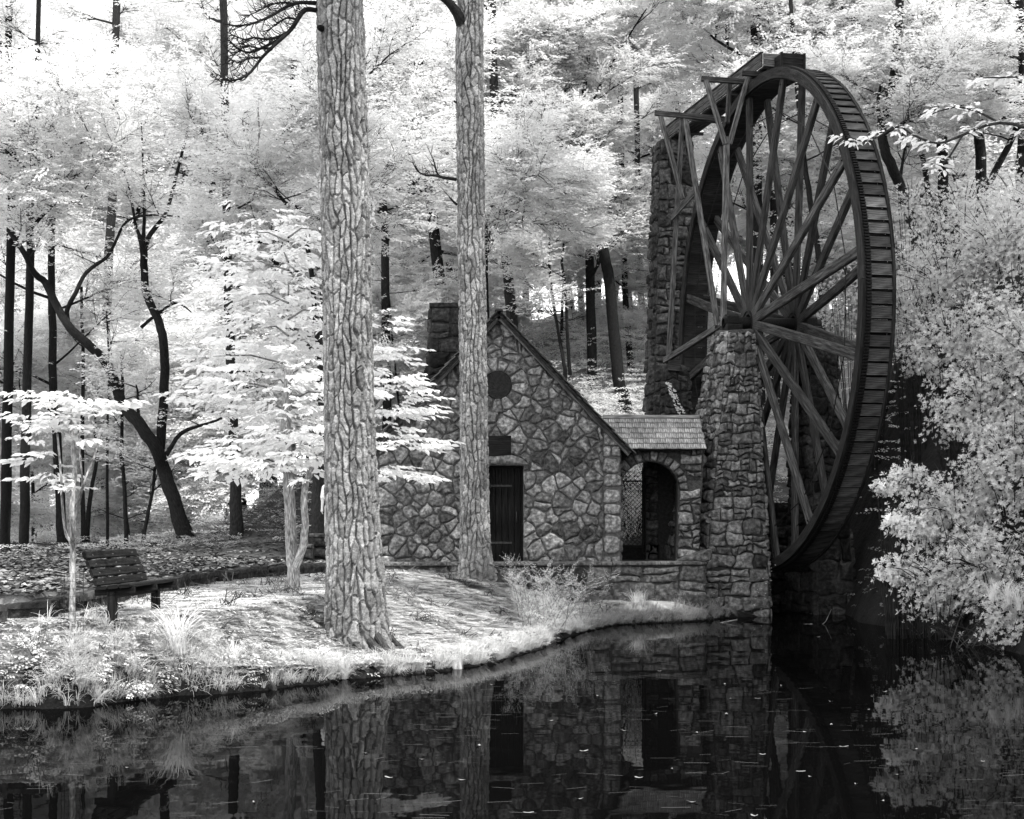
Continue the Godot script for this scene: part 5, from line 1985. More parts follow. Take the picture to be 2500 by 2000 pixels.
func build_far_wood() -> void:
	# trees that stand farther back on the hill and in the left wood: a few kinds, copied
	var kinds := []
	for k in 4:
		kinds.append(wild_tree("forest_tree", "white leaved forest tree standing farther back in the wood", "forest trees farther back", Vector3(0, 0, 0), rr(25, 30), rr(0.18, 0.27), opts({"limbs": 21, "from": 0.2, "long": 4.8, "per": 2, "sparse": 0.8, "size": 1.2, "scatter": 3.6, "bark": [0.03, 0.045, 0.06, 0.05][k], "mesh": [0, 2, 0, 2][k], "tint": 0.93})))
	var spots := []
	var tries := 0
	while spots.size() < 62 and tries < 3000:
		tries += 1
		var d := rr(60.0, 108.0)
		var x := rr(-0.40, 0.40) * d
		var ok := true
		for s in spots:
			if Vector2(x, d).distance_to(s) < 4.2:
				ok = false
		# a clearing with bright sky behind the wheel's right side
		if (x / d > 0.185 and x / d < 0.27 and d < 100.0) or (x / d > -0.02 and x / d < 0.12 and d < 84.0) or (d < 74.0 and x / d < -0.05):
			ok = false
		if ok:
			spots.append(Vector2(x, d))
	for k in spots.size():
		var p := on_land(spots[k].x, spots[k].y)
		if k < 4:
			kinds[k].position = p
		else:
			copy_of(kinds[k % 4], p, rr(0, TAU), rr(0.85, 1.2))
		get_child(get_child_count() - 1 if k >= 4 else kinds[k].get_index()).set_meta("label", "%s tree %s %s" % [["tall pale leaved", "tall white leaved", "tall feathery leaved", "tall light leaved"][k % 4], "deep in wood" if spots[k].y > 86.0 else "in middle distance", whereabouts(p)])
	# understory: thin stems with wide level layers of leaves
	var low := []
	for k in 3:
		low.append(wild_tree("understory_tree", "slender understory tree with level sprays of pale leaves", "understory trees in the wood", Vector3.ZERO, rr(7.5, 10.5), rr(0.06, 0.085), opts({"limbs": 15, "from": 0.12, "long": 3.0, "rise": 0.01, "flat": 0.15, "per": 2, "size": 1.0, "scatter": 2.2, "tilt": 0.3, "bark": 0.04, "mesh": [0, 2, 0][k], "tint": 0.93})))
	var places := []
	for s in [[-13.5, 58], [-17.5, 60], [-10.5, 60], [-19, 57], [-7.5, 61], [-15.0, 66], [-11, 68], [-21, 68], [-6.0, 70], [-4.0, 60], [-1.5, 64], [18.5, 66], [11.5, 70], [6.4, 66], [2.2, 72]]:
		places.append(Vector2(s[0], s[1]))
	for k in places.size():
		var p := on_land(places[k].x, places[k].y)
		if k < 3:
			low[k].position = p
			low[k].rotation.y = rr(0, TAU)
		else:
			copy_of(low[k % 3], p, rr(0, TAU), rr(0.75, 1.35))
		get_child(get_child_count() - 1 if k >= 3 else low[k].get_index()).set_meta("label", "slender understory tree, level leaf sprays, %s" % whereabouts(p))
	# the far wood that reads as one mass of leaves
	var far := Many.new()
	for k in 28000:
		var d := rr(108.0, 150.0)
		var x := rr(-0.42, 0.42) * d
		var g := hill(x, d)
		var y := g + rr(0.0, 50.0)
		if bump.get_noise_3d(x * 0.25, y * 0.25, d * 0.1) < -0.2:
			continue
		if x / d > 0.2 and x / d < 0.27 and y > g + 6.0:
			continue
		far.add(Vector3(x, y, -d), random_basis(Vector3(rr(-1, 1), 0, rr(-1, 1)), rr(1.6, 2.8), 0.6), grey(rr(0.75, 0.9)))
	many("far_wood", far, sprays[0])
	# low undergrowth on the wood's floor
	var under := Many.new()
	for k in 15000:
		var d := rr(42.0, 92.0)
		var x := rr(-0.36, 0.40) * d
		if x > -4.2 and x < 9.5 and d < 48.0:
			continue
		var nse := bump.get_noise_2d(x * 0.5, d * 0.5)
		if nse < -0.05 and rng.randf() < 0.8:
			continue
		if x < -4.0 and d < 47.0 + 2.0 * nse:
			continue
		var h := land(x, d)
		under.add(Vector3(x, h + rr(0.0, 0.3), -d), random_basis(Vector3(rr(-1, 1), 0, rr(-1, 1)), rr(0.5, 1.0), 0.5), grey(rr(0.6, 0.9)))
	# ivy and seedlings on the dark mound behind the stepped wall
	for k in 2600:
		var x := rr(-11.0, -1.5)
		var d := rr(45.8, 53.0)
		if bump.get_noise_2d(x * 1.3, d * 1.3) > -0.1:
			under.add(on_land(x, d, rr(0.0, 0.22)), random_basis(Vector3(rr(-1, 1), 0, rr(-1, 1)), rr(0.35, 0.8), 0.7), grey(rr(0.1, 0.5)))
	# leafy seedlings on the slope above the mill roof
	for k in 4200:
		var d := rr(50.0, 72.0)
		var x := rr(-1.0, 8.5) * d / 55.0
		under.add(on_land(x, d, absf(rng.randfn(0.0, 0.55))), random_basis(Vector3(rr(-1, 1), 0, rr(-1, 1)), rr(0.7, 1.3), 0.5), grey(rr(0.75, 0.92)))
	many("undergrowth", under, sprays[2])


func shrub(label: String, group: String, c: Vector3, r: Vector3, count: int, mesh: Mesh, size: float, tint: float, called := "azalea_bush") -> void:
	var g := Vector3(c.x, land(c.x, -c.z), c.z)
	var t := thing(called, label, "bush", g, group)
	var w := Buf.new()
	w.color = grey(0.04)
	var leaves := Many.new()
	for k in 14:
		var a := rr(0, TAU)
		var q := c + Vector3(cos(a) * r.x, rr(-0.2, 0.8) * r.y, sin(a) * r.z) * rr(0.5, 0.95)
		w.tube(PackedVector3Array([g + Vector3(cos(a), 0, sin(a)) * 0.12, g.lerp(q, 0.5) + Vector3.UP * 0.15, q]), PackedFloat32Array([0.018, 0.013, 0.006]), 4)
	for k in 26:
		var q := Vector3(rng.randfn(), absf(rng.randfn()) - 0.2, rng.randfn()).normalized()
		var p := c + Vector3(q.x * r.x, q.y * r.y, q.z * r.z) * rr(0.35, 0.6)
		var e := c + Vector3(q.x * r.x, q.y * r.y + 0.1, q.z * r.z) * rr(0.95, 1.2)
		w.tube(PackedVector3Array([p, p.lerp(e, 0.5) + Vector3(0, 0.06, 0), e]), PackedFloat32Array([0.012, 0.009, 0.005]), 4)
	part("stems", w, M.bark, t)
	for k in count:
		var q := Vector3(rng.randfn(), rng.randfn(), rng.randfn()).normalized()
		var lump := 1.0 + 0.5 * bump.get_noise_3d((c.x + q.x) * 3.4, (c.y + q.y) * 3.4, (c.z + q.z) * 3.4) + 0.12 * rng.randfn()
		var d := pow(rng.randf(), 0.33) * lump
		if bump.get_noise_3d((c.x + q.x * d * r.x) * 4.0, (c.y + q.y * d * r.y) * 4.0, (c.z + q.z * d * r.z) * 4.0) < -0.17:
			continue
		var up := (Vector3(q.x, q.y * 0.8 + 0.55, q.z) + Vector3(rr(-0.5, 0.5), rr(-0.5, 0.5), rr(-0.5, 0.5))).normalized()
		var x := up.cross(Vector3(rr(-1, 1), 0.1, rr(-1, 1))).normalized()
		var s := size * rr(0.7, 1.3)
		leaves.add(c + Vector3(q.x * r.x, q.y * r.y, q.z * r.z) * d, Basis(x * s, up * s, x.cross(up) * s), grey(tint * rr(0.8, 1.08)))
	many("foliage", leaves, mesh, t)


func build_bank_bushes() -> void:
	var rose := rosette(12, 0.066, 0.28)
	var round_leaf := rosette(9, 0.075, 0.55)
	var azaleas := [
		[2300, 1425, 33.0, 115, 95, "pale azalea bush low at the water's edge nearest the wheel pit"],
		[2430, 1380, 31.5, 130, 110, "pale azalea bush just above the strap leaved clumps"],
		[2350, 1240, 33.5, 140, 110, "pale azalea bush right behind the round leaved shrubs"],
		[2475, 1140, 32.5, 120, 130, "pale azalea bush at right picture edge halfway down the bank"],
		[2400, 990, 35.0, 150, 120, "wide pale azalea bush right of the black hollow in bank"],
		[2475, 800, 35.5, 140, 140, "large pale azalea bush at right picture edge level with hub"],
		[2320, 840, 37.0, 120, 90, "azalea bush overhanging the black hollow beside the wheel"],
		[2310, 690, 40.0, 130, 100, "azalea bush close to the wheel's outer boards above the hollow"],
		[2430, 620, 40.0, 150, 110, "broad azalea bush on the upper bank right of wheel"],
		[2235, 650, 43.0, 85, 100, "small azalea bush touching the wheel's rim above hub height"],
		[2490, 490, 42.0, 110, 90, "topmost azalea bush at the right picture edge"],
		[2350, 520, 44.0, 120, 80, "azalea bush at the foot of the upright hill top trunks"],
		[2480, 1500, 30.3, 90, 80, "azalea bush dipping to the water at lower right edge"],
		[2480, 610, 39.5, 90, 90, "azalea bush at right picture edge second from the top"],
		[2215, 770, 41.5, 65, 80, "dim azalea bush tucked behind the wheel's outer boards"],
		[2245, 880, 39.5, 60, 50, "dark azalea sprays hanging into the black hollow"],
		[2225, 500, 46.0, 60, 60, "small azalea bush at the foot of crooked forked tree"],
	]
	for s in azaleas:
		var c := at(s[0], s[1], s[2])
		var k: float = s[2] / FOCAL
		shrub(s[5], "azalea bushes on the right bank", c, Vector3(s[3] * k, s[4] * k, s[3] * k * 0.8), int(s[3] * s[4] * 0.14), rose, 1.0, 0.66)
	for s in [[10.6, 27.0], [11.6, 30.5], [11.0, 34.0], [12.4, 36.5], [12.0, 40.0], [13.4, 33.0], [13.8, 38.5], [12.6, 27.5]]:
		var c := on_land(s[0], s[1], 0.9)
		shrub("azalea bush on the bank beyond the right picture edge", "azalea bushes beyond the picture edge", c, Vector3(1.4, 1.3, 1.3), 2200, rose, 1.1, 0.66)
	for s in [[1545, 1240, 45.8, 75, 120], [1590, 1190, 47.0, 60, 90]]:
		var c := at(s[0], s[1], s[2])
		var k: float = s[2] / FOCAL
		shrub("bright leafy bush seen through the chain link gate", "bushes behind the gateway", c, Vector3(s[3] * k, s[4] * k, s[3] * k * 0.7), int(s[3] * s[4] * 0.05), sprays[2], 0.45, 0.9, "leafy_bush")
	for s in [[2085, 720, 47.0, 95, 90, "azalea bush seen through the wheel's right hand spokes"], [1990, 760, 49.0, 90, 80, "azalea bush seen through spokes close to the hub"], [2140, 830, 45.5, 60, 60, "small azalea bush behind the wheel rim below hub height"]]:
		var c := at(s[0], s[1], s[2])
		var k: float = s[2] / FOCAL
		shrub(s[5], "azaleas behind the wheel", c, Vector3(s[3] * k, s[4] * k, s[3] * k * 0.7), int(s[3] * s[4] * 0.09), rose, 1.0, 0.6)
	for s in [[2235, 1280, 33.6, 85, 60, "largest round leaved shrub leaning over pond beside wheel pit"], [2180, 1190, 34.4, 48, 34, "small round leaved spray reaching farthest toward the wheel"], [2220, 1150, 34.4, 40, 26, "topmost round leaved spray above the wheel's lower rim"], [2190, 1390, 33.4, 55, 40, "lowest round leaved shrub just above water beside the pit"]]:
		var c := at(s[0], s[1], s[2])
		var k: float = s[2] / FOCAL
		shrub(s[5], "round leaved shrubs beside the wheel pit", c, Vector3(s[3] * k, s[4] * k, s[3] * k * 0.6), int(s[3] * s[4] * 0.1), round_leaf, 1.15, 0.85, "waterside_shrub")
	# ferns and bare twigs at the right water's edge
	for s in [[2455, 1450], [2500, 1465], [2420, 1440]]:
		var f := Many.new()
		var p := at(s[0], s[1] + 25, 29.6)
		for k in 3:
			f.add(p + Vector3(rr(-0.1, 0.1), 0, rr(-0.1, 0.1)), Basis.from_euler(Vector3(rr(-0.2, 0.2), rr(0, TAU), rr(-0.2, 0.2))).scaled(Vector3.ONE * rr(0.9, 1.2)), grey(0.8))
		var t := thing("grass_clump", "arching strap leaved clump among the azaleas at right edge", "grass clump", p, "strap leaved clumps on the right bank")
		many("blades", f, sprays[6], t)
	for s in [[2330, 1560, 33.0], [2410, 1570, 31.5], [2360, 1590, 31.0], [2450, 1560, 30.5], [2290, 1545, 34.0]]:
		var b := Buf.new()
		b.color = grey(0.12)
		var p := at(s[0], s[1], s[2])
		p.y = -0.05
		for k in 8:
			p.x += rr(-0.18, 0.18)
			var d := Vector3(rr(-1, 1), rr(0.25, 1.2), rr(-0.7, 0.7)).normalized() * rr(0.4, 1.0)
			var q := p + d * 0.5 + Vector3(0, 0.08, 0)
			b.tube(PackedVector3Array([p, q, p + d + Vector3(rr(-0.1, 0.1), -0.06, 0)]), PackedFloat32Array([0.012, 0.008, 0.004]), 4)
			for j in 2:
				b.tube(PackedVector3Array([q, q + Vector3(rr(-0.3, 0.3), rr(0.0, 0.3), rr(-0.2, 0.2))]), PackedFloat32Array([0.006, 0.003]), 3)
		tag(part("bare_twigs", b, M.bark), "bare pale twigs sticking up from the water below azaleas", "twigs", "bare twigs at the right shore")


func build_lawn_plants() -> void:
	# fine dead needles on the lawn, litter under the trees
	var needle := Buf.new()
	needle.color = Color.WHITE
	for k in 9:
		var a := rr(0, TAU)
		var p := Vector3(rr(-0.09, 0.09), rr(0.0, 0.012), rr(-0.09, 0.09))
		var d := Vector3(cos(a), rr(-0.05, 0.16), sin(a)) * rr(0.07, 0.15)
		var s := Vector3(-sin(a), 0, cos(a)) * 0.005
		needle.quad(p - d - s, p + d - s, p + d + s, p - d + s, Vector3.UP)
	var nm := needle.mesh(M.dull)
	var straw := Many.new()
	for k in 42000:
		var d := rr(21.0, 39.4)
		var x := rr(-7.2, 2.6)
		var s := shore_dist(Vector2(x, d))
		if s < 0.15 or Geometry2D.is_point_in_polygon(Vector2(x, d), upper):
			continue
		var b := Basis(Vector3.UP, rr(0, TAU)).scaled(Vector3.ONE * rr(0.7, 1.3))
		straw.add(on_land(x, d, 0.012), b, grey(clampf(rng.randfn(0.6, 0.27), 0.05, 0.95)))
	for k in 700:
		var d := rr(21.5, 39.2)
		var x := rr(-6.8, 2.4)
		var s := shore_dist(Vector2(x, d))
		if s < 0.3 or Geometry2D.is_point_in_polygon(Vector2(x, d), upper) or bump.get_noise_2d(x * 1.2, d * 1.2) < -0.05:
			continue
		straw.add(on_land(x, d, 0.03), Basis.from_euler(Vector3(rr(-0.4, 0.4), rr(0, TAU), rr(-0.4, 0.4))).scaled(Vector3(1.2, 3.0, 1.2)), grey(rr(0.03, 0.12)))
	many("pine_straw", straw, nm)
	var lf := Buf.new()
	lf.color = Color.WHITE
	for k in 6:
		var a := rr(0, TAU)
		var p := Vector3(rr(-0.25, 0.25), rr(0.01, 0.05), rr(-0.25, 0.25))
		var d := Vector3(cos(a), rr(-0.4, 0.4), sin(a)) * 0.06
		var s := Vector3(-sin(a), rr(-0.4, 0.4), cos(a)) * 0.035
		lf.quad(p - d, p + s, p + d, p - s, Vector3.UP)
	var lm := lf.mesh(M.dull)
	var litter := Many.new()
	for k in 9000:
		var d := rr(19.0, 58.0)
		var x := rr(-0.36, 0.0) * d
		if not Geometry2D.is_point_in_polygon(Vector2(x, d), upper) or (x > -3.4 and d < 46.0):
			continue
		litter.add(on_land(x, d, 0.01), Basis(Vector3.UP, rr(0, TAU)).scaled(Vector3.ONE * rr(0.7, 1.4)), grey(clampf(rng.randfn(0.11, 0.09), 0.03, 0.5)))
	many("leaf_litter", litter, lm)
	# grass and herbs fringing the water
	var grass := Many.new()
	var herb := Many.new()
	for k in 16:
		var a := shore[k + 1]
		var e := shore[k + 2]
		var l := a.distance_to(e)
		var dir := (e - a) / l
		var inland := Vector2(-dir.y, dir.x)
		if shore_dist((a + e) / 2 + inland * 0.1) < 0.0:
			inland = -inland
		var near := a.x < -2.4
		for j in int(l * (210 if near else 130)):
			var q := a + dir * rr(0, l) + inland * (0.16 + rng.randfn(0.0, 0.14) if rng.randf() < 0.7 else absf(rng.randfn(0.3, 0.25)))
			var patch := bump.get_noise_2d(q.x * 3.0 + 9.0, q.y * 3.0)
			var p := on_land(q.x, q.y, -0.02)
			p.y = maxf(p.y, 0.04)
			if shore_dist(q) < 0.02:
				continue
			var b := Basis(Vector3.UP, rr(0, TAU)).rotated(Vector3(inland.y, 0, inland.x).normalized(), rr(0.1, 0.7))
			if q.x > 0.8 and patch < (0.02 if q.x < 2.0 else -0.2):
				continue
			if patch > -0.12 or q.x > 0.8:
				grass.add(p, b.scaled(Vector3.ONE * rr(0.5, 1.1)), grey(rr(0.35, 0.8) * (0.6 if q.x > 1.6 else 1.0)))
			else:
				herb.add(p + Vector3.UP * rr(0.02, 0.22), random_basis(Vector3(rr(-1, 1), 0, rr(-1, 1)), rr(0.3, 0.75), 0.9), grey(rr(0.3, 0.7)))
	for k in 260:
		var q := Vector2(rr(8.0, 9.6), rr(31.0, 42.0))
		var s := shore_dist(q)
		if s > 0.05 and s < 1.0:
			herb.add(on_land(q.x, q.y, 0.05), random_basis(Vector3(rr(-1, 1), 0, rr(-1, 1)), rr(0.5, 0.9), 0.6), grey(rr(0.12, 0.35)))
	many("shore_grass", grass, sprays[7])
	many("shore_herbs", herb, sprays[3])
	# named clumps
	var specials := [
		[430, 1640, 22.95, 1.8, "tall spiky grass clump rising highest from the near bank"],
		[560, 1650, 23.4, 1.1, "arching grass clump just right of tall spiky one"],
		[830, 1650, 24.9, 1.0, "grass clump drooping to the water left of pine roots"],
		[1110, 1632, 26.6, 0.9, "pale grass clump at the bend of the shore"],
		[1560, 1505, 39.0, 1.0, "grass clump below the terrace wall's ledge"],
		[1660, 1500, 40.0, 0.8, "grass clump at the foot of the wheel pier"],
	]
	for s in specials:
		var p := at(s[0], s[1], s[2])
		p.y = maxf(land(p.x, -p.z), 0.02)
		var t := thing("grass_clump", s[4], "grass clump", p)
		var f := Many.new()
		for k in 5:
			f.add(p + Vector3(rr(-0.1, 0.1), -0.02, rr(-0.1, 0.1)), Basis.from_euler(Vector3(rr(-0.25, 0.25), rr(0, TAU), rr(-0.25, 0.25))).scaled(Vector3.ONE * s[3] * rr(0.7, 1.1)), grey(rr(0.75, 0.95)))
		many("blades", f, sprays[6], t)
	var leafy := [[85, 1590, 21.6, 0.5, "tall leafy weed at the far left of near bank"], [240, 1650, 21.7, 0.35, "low leafy plant on the bank below the caged sapling"], [330, 1660, 22.0, 0.3, "leafy plant on the bank below the bench"], [790, 1600, 24.9, 0.3, "bright leafy tuft at the left foot of big pine"], [680, 1640, 24.0, 0.25, "small leafy plant hanging over the dark undercut bank"]]
	for s in leafy:
		var p := at(s[0], s[1], s[2])
		p.y = maxf(land(p.x, -p.z), 0.02)
		var t := thing("leafy_plant", s[4], "plant", p)
		var w := Buf.new()
		w.color = grey(0.3)
		var f := Many.new()
		for k in 7:
			var d: Vector3 = Vector3(rr(-0.5, 0.5), 1.0, rr(-0.5, 0.5)).normalized() * s[3] * rr(0.6, 1.1)
			w.tube(PackedVector3Array([p, p + d * 0.5, p + d]), PackedFloat32Array([0.006, 0.005, 0.003]), 4)
			for j in 5:
				f.add(p + d * (0.3 + 0.17 * j), random_basis(Vector3(rr(-1, 1), 0, rr(-1, 1)), rr(0.35, 0.6), 0.5), grey(rr(0.8, 0.95)))
		part("stems", w, M.bark, t)
		many("leaves", f, sprays[3], t)
	# the feathery pale shrub at the right end of the lawn
	var sh := thing("willowy_shrub", "feathery pale shrub on the shore in front of the terrace", "shrub", on_land(1.1, 35.2))
	var w := Buf.new()
	w.color = grey(0.35)
	var f := Many.new()
	for k in 75:
		var foot := on_land(rr(0.1, 2.0), rr(33.4, 36.4))
		if foot.y < 0.05:
			continue
		var d := Vector3(rr(-0.7, 0.8), 1.0, rr(-0.5, 0.5)).normalized() * rr(0.5, 1.45)
		w.tube(PackedVector3Array([foot, foot + d * 0.5, foot + d + Vector3(0, -0.05, 0)]), PackedFloat32Array([0.008, 0.006, 0.003]), 4)
		for j in 24:
			f.add(foot + d * rr(0.1, 1.0), random_basis(d + Vector3(rr(-1, 1), 0, rr(-1, 1)), rr(0.35, 0.7), 0.7), grey(rr(0.78, 0.95)))
	part("stems", w, M.bark, sh)
	many("foliage", f, sprays[8], sh)
	# ivy on the pier
	var iv := thing("ivy", "thin pale ivy trailing over the stones of near pier", "ivy", Vector3(6.0, 0.2, -40.7))
	var il := Many.new()
	for s in [[1870, 1400, 1860, 1500], [1850, 1440, 1835, 1500], [1755, 1420, 1740, 1500], [1780, 920, 1815, 965], [1690, 1400, 1700, 1450], [1885, 1380, 1880, 1440]]:
		for k in 9:
			var u := k / 8.0
			var p := at(lerpf(s[0], s[2], u) + rr(-8, 8), lerpf(s[1], s[3], u), 40.6 if s[1] > 1200 else 41.1)
			il.add(p, Basis.from_euler(Vector3(rr(0.6, 1.3), rr(-0.5, 0.5), rr(-1, 1))).scaled(Vector3.ONE * rr(0.5, 0.9)), grey(rr(0.3, 0.5)))
	many("leaves", il, rosette(2, 0.05, 0.7), iv)
	var iv2 := thing("ivy", "pale ivy leaves climbing the dark pillar behind trestle", "ivy", Vector3(4.7, 6.0, -46.2))
	var il2 := Many.new()
	for k in 70:
		var u := rr(0, 1)
		var p := at(lerpf(1632, 1662, u) + rr(-8, 8), lerpf(935, 1012, u), 46.1)
		il2.add(p, Basis.from_euler(Vector3(rr(0.6, 1.3), rr(-0.5, 0.5), rr(-1, 1))).scaled(Vector3.ONE * rr(0.6, 1.1)), grey(rr(0.7, 0.9)))
	many("leaves", il2, rosette(2, 0.08, 0.7), iv2)


func build_sapling() -> void:
	var foot := at(176, 1550, 21.9)
	foot.y = land(foot.x, -foot.z)
	var sp := tree("young_dogwood", "young white leaved sapling in a wire cage beside bench", [
		[21.9, 15, 11, 176, 1552, 177, 1450, 177, 1340, 177, 1300, 176, 1220, 182, 1150, 176, 1070, 168, 1000],
		[21.9, 8, 5, 174, 1325, 160, 1300, 152, 1230, 148, 1150, 140, 1060],
		[21.9, 8, 5, 178, 1310, 190, 1240, 205, 1180, 228, 1120, 245, 1060],
		[21.9, 6, 4, 180, 1240, 200, 1190, 196, 1120, 190, 1040],
	], opts({"mesh": 1, "bark": 0.5, "limbs": 0, "limbs_on_limbs": 0}))
	var f := Many.new()
	for p in [[110, 965, 60, 12, 22.0], [180, 975, 90, 16, 21.8], [230, 1010, 70, 16, 22.0], [100, 1040, 60, 16, 22.0], [160, 1050, 60, 20, 21.6], [120, 1110, 40, 14, 22.0], [240, 985, 60, 10, 21.8], [70, 1010, 40, 8, 22.0], [160, 1185, 40, 10, 21.8], [110, 1165, 30, 10, 22.0]]:
		var c := at(p[0], p[1], p[4])
		for k in int(p[2] * 0.17):
			var q := Vector3(rng.randfn(0, 0.5) * p[2], rng.randfn(0, 0.9) * p[3], rng.randfn(0, 0.5) * p[2]) * float(p[4]) / FOCAL
			f.add(c + q, random_basis(Vector3(q.x, 0, q.z) + Vector3(rr(-0.2, 0.2), 0, rr(-0.2, 0.2)), rr(0.55, 0.9), 0.55), grey(rr(0.6, 0.85)))
	many("foliage", f, sprays[1], sp)
	var t := thing("wire_cage", "thin wire mesh cage round the young sapling's stem", "wire cage", foot)
	var b := Buf.new()
	b.color = grey(0.05)
	var r := 0.15
	for k in 12:
		var a := TAU * k / 12.0
		var p := foot + Vector3(cos(a) * r, 0, sin(a) * r)
		b.tube(PackedVector3Array([p, p + Vector3(rr(-0.02, 0.02), 0.86, rr(-0.02, 0.02))]), PackedFloat32Array([0.0022, 0.0022]), 4)
	for k in 9:
		var ring := PackedVector3Array()
		var rad := PackedFloat32Array()
		for j in 17:
			var a := TAU * j / 16.0
			ring.append(foot + Vector3(cos(a) * r, 0.02 + 0.1 * k, sin(a) * r))
			rad.append(0.002)
		b.tube(ring, rad, 4, 0.0, false)
	part("mesh", b, M.metal, t)


func build_small_things() -> void:
	# fallen leaves afloat
	var leaf := Buf.new()
	leaf.color = grey(0.2)
	var m := 9
	for k in m:
		var a := TAU * k / m
		var e := TAU * (k + 1) / m
		var pa := Vector3(cos(a) * 0.06 + 0.012 * sin(2.0 * a), 0.003 + 0.012 * cos(a) * cos(a), sin(a) * 0.02)
		var pe := Vector3(cos(e) * 0.06 + 0.012 * sin(2.0 * e), 0.003 + 0.012 * cos(e) * cos(e), sin(e) * 0.02)
		leaf.tri(Vector3(0, 0.002, 0), pa, pe, Vector3.UP)
	var lm := leaf.mesh(M.dull)
	var spots := [[1168, 1822], [1202, 1673], [1128, 1905], [1425, 1835], [1415, 1952], [1525, 1785], [1600, 1745], [1640, 1878], [1768, 1672], [1783, 1707], [1850, 1706], [1774, 1745], [1908, 1675], [2028, 1714], [2060, 1824], [1955, 1884], [1978, 1897], [1862, 1843], [2090, 1916], [2155, 1957], [1842, 1994], [2030, 1771], [1965, 1788], [310, 1875], [893, 1840], [1030, 1855], [2190, 1892], [1998, 1556], [2300, 1610], [2160, 1690], [2120, 1733], [1700, 1790], [1460, 1700], [1560, 1900], [1690, 1960], [1345, 1760], [950, 1900], [760, 1980], [620, 1960], [1290, 1985], [1610, 1640], [2235, 1830], [2400, 1860]]
	for k in spots.size():
		var d: float = EYE * FOCAL / (spots[k][1] - HORIZON)
		var o := MeshInstance3D.new()
		o.mesh = lm
		o.name = numbered("floating_leaf")
		add_child(o)
		o.position = Vector3((spots[k][0] - 1250.0) * d / FOCAL, 0.002, -d)
		o.rotation.y = rr(0.0, TAU)
		o.scale = Vector3(rr(0.25, 0.95), rr(0.4, 1.4), rr(0.4, 1.1))
		tag(o, "pale fallen leaf floating on the dark pond", "leaf", "leaves afloat on the pond")
	var drift := Many.new()
	var nb := Buf.new()
	nb.color = Color.WHITE
	nb.quad(Vector3(-0.09, 0.002, -0.002), Vector3(0.09, 0.002, -0.002), Vector3(0.09, 0.002, 0.002), Vector3(-0.09, 0.002, 0.002), Vector3.UP)
	for k in 900:
		var d := rr(13.0, 24.0)
		var x := rr(-4.5, 6.0)
		if shore_dist(Vector2(x, d)) > -0.3 or bump.get_noise_2d(x * 0.9, d * 2.2) < 0.08:
			continue
		drift.add(Vector3(x, 0.002, -d), Basis(Vector3.UP, rng.randfn(0.15, 0.35)).scaled(Vector3.ONE * rr(0.5, 1.5)), grey(rr(0.06, 0.2)))
	many("floating_needles", drift, nb.mesh(M.dull))
	# sticks
	for s in [[[1755, 1530, 1800, 1513], 38.5, 0.02, "pale stick leaning out of the water at the pier foot"], [[1948, 1528, 1982, 1524, 2000, 1530, 2016, 1518, 2030, 1488], 38.0, 0.014, "thin forked pale branch lying in the dark wheel pit"], [[882, 1590, 930, 1582, 965, 1575], 26.1, 0.016, "pale straight stick lying at the foot of big pine"], [[1000, 1540, 1020, 1570, 1030, 1590], 26.6, 0.02, "broken branch lying down the bank right of pine roots"]]:
		var pts := PackedVector3Array()
		var rad := PackedFloat32Array()
		var st: Array = s[0]
		for k in st.size() / 2:
			var p := at(st[2 * k], st[2 * k + 1], s[1])
			if s[1] < 30.0:
				p = on_land(p.x, -p.z + 0.3 * k - 0.1, 0.02)
			pts.append(p)
			rad.append(s[2] * (1.0 - 0.15 * k))
		if s[1] > 30.0:
			pts[0].y = -0.02
		var b := Buf.new()
		b.color = grey(0.4)
		b.tube(pts, rad, 7)
		tag(part("stick", b, M.bark), s[3], "stick")
	for s in [[668, 1555, 23.4, 0.16, "small curved wood stub standing in the lawn near pine"], [557, 1490, 25.5, 0.1, "tiny wood stub standing in the sunny lawn"], [757, 1492, 27.0, 0.2, "knobby root end poking from lawn left of big pine"]]:
		var p := at(s[0], s[1], s[2])
		p.y = land(p.x, -p.z)
		var b := Buf.new()
		b.color = grey(0.12)
		var h: float = s[3]
		b.tube(PackedVector3Array([p + Vector3(0.03, -0.05, 0), p + Vector3(0, h * 0.5, 0), p + Vector3(-0.05, h, 0.01)]), PackedFloat32Array([h * 0.3, h * 0.22, h * 0.12]), 8, 0.2)
		if h > 0.18:
			b.tube(PackedVector3Array([p + Vector3(0, h * 0.4, 0), p + Vector3(0.06, h * 0.75, 0.02)]), PackedFloat32Array([h * 0.3, h * 0.26]), 8, 0.25)
		tag(part("wood_stub", b, M.bark), s[4], "stub")


# ----------------------------------------------------------------

func build_canopy() -> void:
	# the tall trees round the pond outside the picture, whose crowns shade the mill
	var spots := [[13.6, 32.5], [14.6, 25.0], [15.5, 16.5]]
	var first: Node3D = null
	for k in spots.size():
		var p := Vector3(spots[k][0], land(spots[k][0], spots[k][1]), -spots[k][1])
		if first == null:
			first = wild_tree("shade_tree", "tall leafy tree on the shore outside the picture", "tall trees round the pond", p, 30.0, 0.36, opts({"limbs": 26, "from": 0.56, "long": 8.0, "size": 1.7, "scatter": 2.6, "per": 2, "bark": 0.03, "mesh": 0, "tint": 0.75, "sparse": 0.25}))
		else:
			copy_of(first, p, rr(0, TAU), rr(0.9, 1.15))


